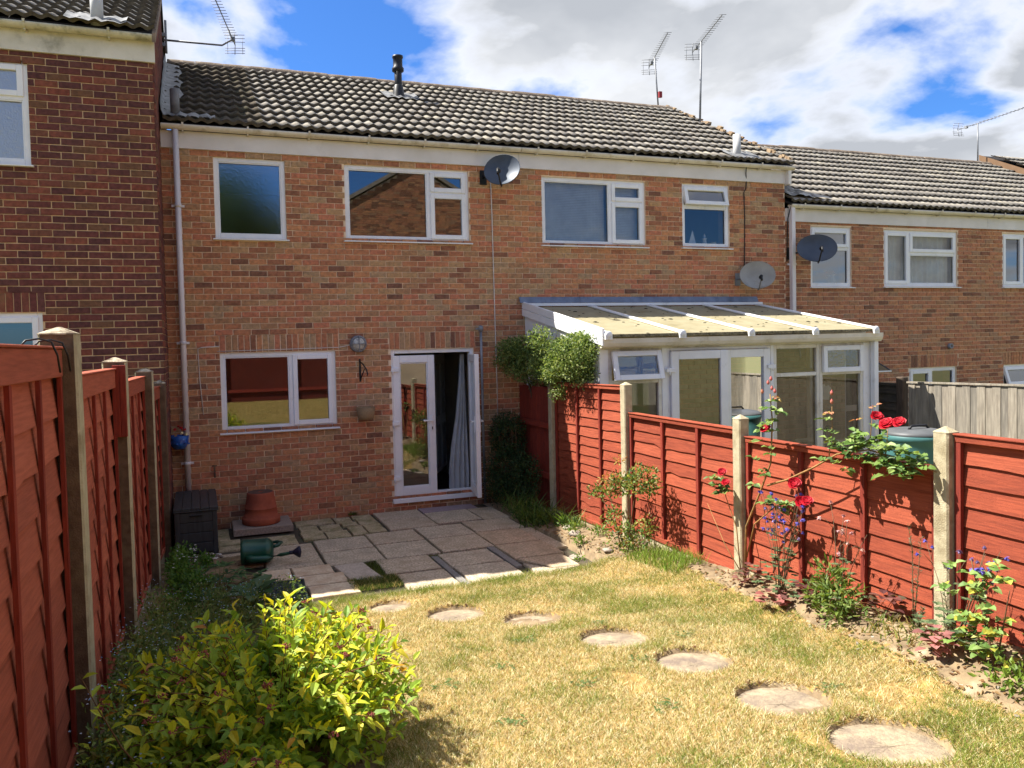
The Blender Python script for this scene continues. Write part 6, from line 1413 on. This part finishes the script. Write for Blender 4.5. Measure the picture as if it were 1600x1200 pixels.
# ---- right border roses and columbines
def zg(x, y): return float(lawn_z(np.array([x]), np.array([y]))[0])
def bloom(parent, c, r, m, n=22, name='rose_bloom'):
    """layered petals round a tight centre"""
    mb = MB(); c = Vector(c); ax = Vector((rnd(-.7, -.2), rnd(-.7, -.1), .55)).normalized(); s = ax.cross(Vector((0, 1, .1))).normalized(); u = s.cross(ax)
    for k in range(n):
        t = k/n; a = k*2.4; rr = r*(.2+.6*t); op = .05+.95*t*t; d = (s*math.cos(a)+u*math.sin(a)); w = r*(.5+.5*t); q = s*-math.sin(a)+u*math.cos(a)
        base = c+d*rr*.25; tip = base+d*math.sin(op)*r*.75+ax*math.cos(op)*r*.85; md = base+d*math.sin(op*.6)*r*.5+ax*math.cos(op*.6)*r*.5
        mb.add([base, md-q*w*.6, md+q*w*.6, tip-q*w*.45-d*.1*r, tip+q*w*.45-d*.1*r, tip+d*.12*r], [(0, 2, 1), (1, 2, 4, 3), (3, 4, 5)], 0, True)
    return build(mb, name, m, parent, org=tuple(c))
M_rosep = mat('crimson_petal', lin(204, 22, 44), lin(160, 10, 30), 40, .55, transl=(.25, (1, .4, .5, 1))); M_bud = mat('rose_bud', lin(196, 96, 96), lin(150, 100, 70), 40, .7)
RG = [(110, 138, 62), (92, 122, 56), (132, 154, 78), (78, 106, 50)]
rb = thing('rose_bush', 'small leafy rose bush before the second tall concrete post', 'rose bush', (4.0, -3.5, zg(4.0, -3.5)))
lines = [(curve((4.0, -3.5, .1), (4.03, -3.72, .95), (-.03, 0, 0), 6, .01), .008), (curve((3.98, -3.45, .1), (4.02, -3.15, .80), (0, .05, .05), 6, .01), .007), (curve((4.0, -3.48, .1), (3.95, -2.92, .68), (0, 0, .12), 6, .01), .006), (curve((4.02, -3.52, .1), (4.06, -3.85, .5), (0, -.05, .04), 6, .01), .006)]
twigs('canes', lines, rb)
foliage('leaves', [((4.03, -3.74, .88), (.18, .22, .17), 560), ((4.02, -3.30, .78), (.17, .2, .14), 330), ((3.98, -3.02, .66), (.13, .16, .10), 170), ((3.97, -3.48, .28), (.2, .26, .18), 420), ((3.98, -3.30, .45), (.12, .2, .12), 150), ((4.03, -3.82, .42), (.1, .12, .16), 130)], .040, .022, RG+[(176, 176, 96), (150, 116, 70)], rb, shell=.2, clump=.2)
foliage('young_shoots', [((4.02, -3.36, 1.04), (.05, .08, .05), 26), ((4.0, -3.2, .82), (.14, .16, .06), 60)], .04, .018, [(190, 130, 84), (196, 166, 90)], rb, shell=.2)
gt = thing('grass_tuft', 'tuft of fresh long green grass at the foot of the lower red panel', 'grass', (4.0, -4.05, .15))
vs, fs, cs = tuft(3.85, 4.2, -4.5, -3.7, 900, .13, [(128, 154, 60), (106, 136, 50), (150, 168, 76)], lean=.7, w=.006); stuff(link('blades', np_mesh('blades', vs, fs, M_grass, cs), gt))
cr = thing('climbing_rose', 'climbing red rose trained along the third red panel', 'climbing rose', (4.08, -5.12, zg(4.08, -5.12)))
z0 = zg(4.08, -5.1)
C1 = [(4.08, -5.12, z0), (4.06, -5.16, .75), (4.05, -5.33, 1.05), (4.05, -5.45, 1.30), (4.06, -5.46, 1.62), (4.05, -5.45, 1.82)]
C2 = [(4.06, -5.40, 1.12), (4.05, -5.62, 1.20), (4.06, -5.85, 1.32), (4.07, -6.05, 1.44), (4.07, -6.3, 1.50), (4.08, -6.55, 1.47), (4.09, -6.70, 1.45)]
C3 = [(4.08, -5.14, .5), (4.04, -5.28, .80), (4.04, -5.5, .98), (4.03, -5.70, 1.05)]
C4 = [(4.09, -5.06, z0), (4.10, -5.0, .7), (4.09, -4.88, .95), (4.10, -4.82, 1.10)]
C5 = [(4.08, -5.12, z0), (4.05, -4.92, .55), (4.05, -4.70, .85)]
up = [[(4.07, -5.98, 1.40), (4.08, -6.0, 1.62), (4.08, -6.0, 1.76)], [(4.08, -6.3, 1.50), (4.09, -6.32, 1.78)], [(4.08, -6.42, 1.48), (4.08, -6.44, 1.66)], [(4.08, -6.2, 1.47), (4.06, -6.2, 1.60)], [(4.08, -6.6, 1.46), (4.1, -6.75, 1.42)]]
twigs('canes', [(C1, .010), (C2, .009), (C3, .007), (C4, .006), (C5, .005)]+[(u_, .004) for u_ in up], cr, mat('rose_cane', lin(164, 120, 72), lin(120, 96, 58), 20, .7), 6)
def along(path, n, spread): return [Vector(path[i]).lerp(Vector(path[i+1]), t)+Vector((rnd(-spread, spread*.3), rnd(-spread, spread), rnd(-spread, spread))) for i, t in [(min(len(path)-2, int(q)), q-min(len(path)-2, int(q))) for q in [random.random()**.9*(len(path)-1) for _ in range(n)]]]
def leafset(pts, ln, wd, cols, parent, name='leaves', m=None, droop=0.0):
    P, D, Nn = [], [], []
    for p in pts:
        a = rnd(0, 6.28); d0 = Vector((math.cos(a)*.8-.2, math.sin(a), rnd(-.5, .4)-droop)).normalized()
        for k in range(5):                                     # a five-leaflet rose leaf
            o = (k//2)*.022; sd = d0.cross(Vector((0, 0, 1))).normalized(); q = Vector(p)+d0*o; P.append(q); D.append(d0*(.4 if k < 4 else 1)+sd*(0 if k == 4 else (1 if k % 2 else -1))); Nn.append((rnd(-.5, .1), rnd(-.4, .3), rnd(.5, 1)))
    n = len(P); v, f = leaf_cloud(P, D, Nn, ln*RS.uniform(.7, 1.2, n), wd*RS.uniform(.8, 1.2, n)); return stuff(link(name, np_mesh(name, v, f, m or M_gloss, np.repeat(tints(cols, n), 7, 0)), parent))
pts = along(C1[3:], 16, .07)+along(C1[2:4], 4, .06)+along(C2[3:], 60, .10)+along(C4[2:], 12, .06)+along(C3[2:], 9, .06)+sum([along(u_, 4, .05) for u_ in up[:4]], [])
leafset(pts, .058, .042, RG+[(140, 160, 90), (100, 130, 62)], cr)
leafset([(4.07, -6.0, 1.72), (4.08, -6.3, 1.77), (4.08, -5.46, 1.80), (4.08, -6.25, 1.7)], .04, .022, [(190, 120, 84), (176, 150, 80)], cr, 'young_leaves')
for c, r in (((4.03, -5.43, 1.545), .050), ((4.07, -6.36, 1.71), .048), ((4.05, -6.47, 1.665), .062), ((4.05, -6.55, 1.69), .048), ((4.05, -4.90, 1.14), .046), ((4.05, -4.94, 1.06), .044), ((4.0, -5.74, 1.19), .058), ((4.0, -5.80, 1.07), .054), ((3.99, -5.87, 1.085), .050)): bloom(cr, c, r, M_rosep)
for c in ((4.05, -5.47, 1.86), (4.06, -5.42, 1.90), (4.05, -5.50, 1.84), (4.04, -5.38, 1.83), (4.08, -6.0, 1.79), (4.08, -6.0, 1.85), (4.06, -5.45, 1.93)): mb = MB(); mb.lathe([(0, -.016), (.011, -.004), (.010, .008), (0, .026)], c, 8); build(mb, 'rose_bud', M_bud, cr, org=c)
def columbine(label, x, y, h, n, cols, seedc, spread=.22, group=None):
    z = zg(x, y); t = thing('columbine', label, 'flowers', (x, y, z), group); lines, heads, lv = [], [], []
    for i in range(n):
        a = rnd(0, 6.28); q = spread*math.sqrt(random.random()); b = Vector((x+rnd(-.03, .03), y+rnd(-.03, .03), z)); tp = Vector((x+q*math.cos(a)*.45, y+q*math.sin(a), z+h*rnd(.72, 1.0))); pts = curve(b, tp, (0, 0, .02), 5, .008); lines.append((pts, .0035)); heads.append(tp)
        for k in range(2): p = Vector(pts[3]).lerp(Vector(pts[4]), random.random()); e = p+Vector((rnd(-.08, .04), rnd(-.09, .09), rnd(.02, .10))); lines.append(([p, p.lerp(e, .6)+Vector((0, 0, .02)), e], .002)); heads.append(e)
        lv += [Vector(pts[1]).lerp(Vector(pts[3]), random.random())+Vector((rnd(-.03, .03), rnd(-.03, .03), 0)) for k in range(1)]
    twigs('stems', lines, t, mat('dark_flower_stem', lin(112, 92, 72), lin(92, 84, 60), 20, .8), 4)
    P, D, Nn, C = [], [], [], []
    for hd in heads:
        if random.random() < .25: continue
        dn = Vector((rnd(-.6, .3), rnd(-.6, .6), -.4)).normalized(); s = dn.cross(Vector((0, 0, 1))).normalized(); u_ = s.cross(dn); col = lc(*random.choice(cols))
        for k in range(5): a = 2*math.pi*k/5; r_ = s*math.cos(a)+u_*math.sin(a); P += [hd, hd]; D += [tuple(r_*.9+dn*.35), tuple(r_*.35+dn*.9)]; Nn += [tuple(-dn+r_*.3), tuple(r_)]; C += [col, col*1.15]
    m_ = len(P); v, f = leaf_cloud(P, D, Nn, RS.uniform(.016, .026, m_), RS.uniform(.010, .015, m_), .1); stuff(link('flowers', np_mesh('flowers', v, f, mat('petal', (1, 1, 1, 1), (.92, .92, .92, 1), 30, .7, attr='tint', transl=(.3, (1, 1, 1, 1))), np.repeat(np.array(C), 7, 0)), t))
    lv += [Vector((x+rnd(-.16, .10), y+rnd(-.2, .2), z+rnd(.03, .2))) for k in range(34 if n > 6 else 12)]
    P, D, Nn = [], [], []
    for p in lv:
        a0 = rnd(0, 6.28)
        for k in range(6): a = a0+k*1.05; P.append(p); D.append((math.cos(a), math.sin(a), .25)); Nn.append((rnd(-.2, .2), rnd(-.2, .2), 1))
    m_ = len(P); v, f = leaf_cloud(P, D, Nn, RS.uniform(.026, .042, m_), RS.uniform(.018, .028, m_), .08); stuff(link('leaves', np_mesh('leaves', v, f, M_leaf, np.repeat(tints([(110, 132, 92), (90, 112, 78), (128, 146, 104)], m_), 7, 0)), t))
    return t
BLUE = [(104, 96, 186), (126, 116, 200), (88, 84, 172), (146, 134, 190), (138, 120, 160)]
columbine('tall blue columbine crowded with flowers below the red roses', 3.98, -5.62, .78, 17, BLUE, 1, .24)
columbine('blue columbine right of the nearest concrete post', 3.96, -6.98, .60, 9, BLUE, 2, .26)
columbine('spent pale pink columbine on thin stems against the third red panel', 4.0, -6.12, .72, 5, [(206, 164, 160), (196, 150, 150), (216, 186, 176)], 3, .34)
def heuchera(label, x, y, cols, s=.13):
    z = zg(x, y); t = thing('heuchera', label, 'plant', (x, y, z), 'purple-leaved plants in the right border'); P, D, Nn = [], [], []
    for i in range(30): a = rnd(0, 6.28); q = s*math.sqrt(random.random()); P.append((x+q*math.cos(a)*.6, y+q*math.sin(a)*.6, z+rnd(.03, .14))); D.append((math.cos(a), math.sin(a), rnd(-.1, .35))); Nn.append((rnd(-.3, .3), rnd(-.3, .3), 1))
    v, f = leaf_cloud(P, D, Nn, RS.uniform(.05, .075, 30), RS.uniform(.05, .065, 30), .1); stuff(link('leaves', np_mesh('leaves', v, f, M_leaf, np.repeat(tints(cols, 30), 7, 0)), t))
PUR = [(122, 74, 70), (98, 60, 60), (146, 100, 90), (96, 84, 62)]
heuchera('purple-leaved plant at the foot of the climbing rose', 4.02, -5.22, PUR); heuchera('pinkish purple-leaved plant before the tall blue columbine', 3.80, -5.72, [(190, 122, 116), (160, 96, 92), (120, 80, 76)]); heuchera('purple-leaved plant under the spent pale columbine', 4.06, -6.42, PUR); heuchera('pink purple-leaved plant under the right-hand blue columbine', 3.82, -6.96, [(186, 126, 122), (150, 98, 94)], .09); heuchera('dull purple-leaved plant in shade behind the tall blue columbine', 3.98, -5.88, PUR)
gp_ = thing('leafy_plant', 'bright green leafy clump in front of the third red panel', 'plant', (3.90, -6.2, .35)); z = zg(3.9, -6.2)
foliage('leaves', [((3.92, -6.2, z+.12), (.18, .24, .16), 420), ((3.95, -6.1, z+.26), (.10, .14, .12), 150)], .062, .018, [(116, 138, 62), (140, 158, 78), (96, 120, 52)], gp_, shell=.15, clump=.15)
lf2 = thing('low_weeds', 'low strappy weeds at the foot of the nearest concrete post', 'weeds', (3.95, -6.6, .4)); vs, fs, cs = tuft(3.82, 4.08, -6.85, -6.42, 150, .09, [(140, 150, 76), (112, 130, 60), (180, 160, 96)], lean=1.1, w=.010); stuff(link('leaves', np_mesh('leaves', vs, fs, M_leaf, cs), lf2))
def needle(label, lines_, cols):
    t = thing('rosemary', label, 'plant', (lines_[0][0][0], lines_[0][0][1], lines_[0][0][2])); twigs('stems', [(l_, .004) for l_ in lines_], t); P, D = [], []
    for l_ in lines_:
        for k in range(90): s = random.random()*(len(l_)-1); i = min(len(l_)-2, int(s)); a = Vector(l_[i]); b = Vector(l_[i+1]); P.append(a.lerp(b, s-i)); d = (b-a).normalized(); D.append(tuple(d*.6+Vector((rnd(-1, 1), rnd(-1, 1), rnd(-.3, .6)))))
    n = len(P); v, f = leaf_cloud(P, D, RS.normal(size=(n, 3)), RS.uniform(.018, .03, n), np.full(n, .005)); stuff(link('needles', np_mesh('needles', v, f, M_leaf, np.repeat(tints(cols, n), 7, 0)), t))
zz = zg(4.0, -6.68)
GYG = [(122, 130, 104), (104, 116, 88), (140, 146, 122)]
needle('grey-green rosemary standing against the nearest concrete post', [[(4.02, -6.66, zz), (4.04, -6.64, .72), (4.06, -6.62, .95), (4.05, -6.60, 1.08)], [(4.02, -6.66, zz), (4.05, -6.66, .7), (4.06, -6.68, 1.02)], [(4.01, -6.7, zz), (4.0, -6.74, .62)], [(4.01, -6.7, zz), (3.98, -6.72, .58)]], GYG)
needle('short grey-green rosemary sprig right of the nearest concrete post', [[(4.0, -6.9, zg(4.0, -6.9)), (4.02, -6.88, .62), (4.02, -6.86, .74)], [(4.0, -6.92, zg(4.0, -6.9)), (4.0, -6.92, .66)]], GYG)
gr = thing('glossy_rose', 'glossy green rose foliage at the right edge of the photo', 'rose bush', (3.86, -7.22, .45)); z = zg(3.86, -7.22)
twigs('canes', [(curve((3.88, -7.25, z), (3.88, -7.12, z+.55), (0, 0, 0)), .007), (curve((3.88, -7.25, z), (3.84, -7.35, z+.45), (0, 0, 0)), .006)], gr)
leafset([(3.86+rnd(-.10, .10), -7.2+rnd(-.16, .16), z+rnd(.05, .55)) for i in range(40)], .055, .042, [(120, 150, 72), (100, 132, 62), (140, 164, 92), (172, 170, 70)], gr)
gr2 = thing('edge_weeds', 'fresh green weeds at the lower right corner of the border', 'weeds', (3.72, -7.5, .45)); foliage('leaves', [((3.74, -7.45, zg(3.74, -7.45)+.06), (.12, .2, .09), 160)], .05, .02, [(132, 158, 62), (110, 138, 54)], gr2, shell=.1)
# ---- what stands behind the camera, seen in the window glass
tr = thing('garden_tree', 'broad green tree behind the back fence', 'tree', (1.2, -19, .9))
twigs('trunk', [([(1.2, -19, .5), (1.3, -19, 3), (1.4, -18.8, 6)], .22), ([(1.3, -19, 3), (.1, -18.6, 5.4)], .12), ([(1.3, -19, 3), (2.8, -19.3, 5.6)], .12)], tr, M_bark, 8)
foliage('crown', [((.9, -19, 7.3), (1.9, 2.0, 1.9), 5200), ((2.6, -19.2, 6.5), (1.4, 1.5, 1.4), 3000), ((1.8, -19, 5.6), (1.8, 1.6, 1.4), 2600)], .20, .11, [(74, 98, 50), (90, 114, 58), (58, 82, 42)], tr, shell=.3, clump=.35)
hg = thing('gable_house', 'brick house with a tiled gable roof across the back lane', 'house', (7.3, -17, .6))
M_bwall = BR_C[5]
mb = MB(); gx0, gx1, yb = 3.9, 10.7, -15.0; za, zc = 6.55, 8.5
mb.add([(gx0, yb, 0), (gx1, yb, 0), (gx1, yb, za), ((gx0+gx1)/2, yb, zc), (gx0, yb, za), (gx0, yb-7, 0), (gx1, yb-7, 0), (gx1, yb-7, za), ((gx0+gx1)/2, yb-7, zc), (gx0, yb-7, za)], [(0, 4, 3, 2, 1), (5, 6, 7, 8, 9), (0, 5, 9, 4), (1, 2, 7, 6)]); build(mb, 'wall', M_mortar, hg)
bk_ = MB(); rs = random.Random(3)
for k in range(int(zc/CO)):
    z = k*CO+.005; hw = (gx1-gx0)/2 if z < za else (gx1-gx0)/2*(zc-z-.06)/(zc-za); x = (gx0+gx1)/2-hw+(k % 2)*.1125
    while x+.215 < (gx0+gx1)/2+hw and z > 2.2: bk_.add([(x, yb+.011, z), (x+.215, yb+.011, z), (x+.215, yb+.011, z+.065), (x, yb+.011, z+.065), (x, yb-.01, z), (x+.215, yb-.01, z), (x+.215, yb-.01, z+.065), (x, yb-.01, z+.065)], [(0, 3, 2, 1), (3, 7, 6, 2), (0, 4, 7, 3)], rs.randrange(10)); x += .225
stuff(build(bk_, 'bricks', BR_C, hg))
mb = MB(); mx_ = (gx0+gx1)/2
for s in (-1, 1): mb.obox((mx_, yb+.10, zc+.05), (s*(gx1-gx0)/2*1.05, 0, -(zc-za)*1.05), (0, -7.6, 0), (0, 0, .14))
build(mb, 'roof', M_tiles[2], hg)
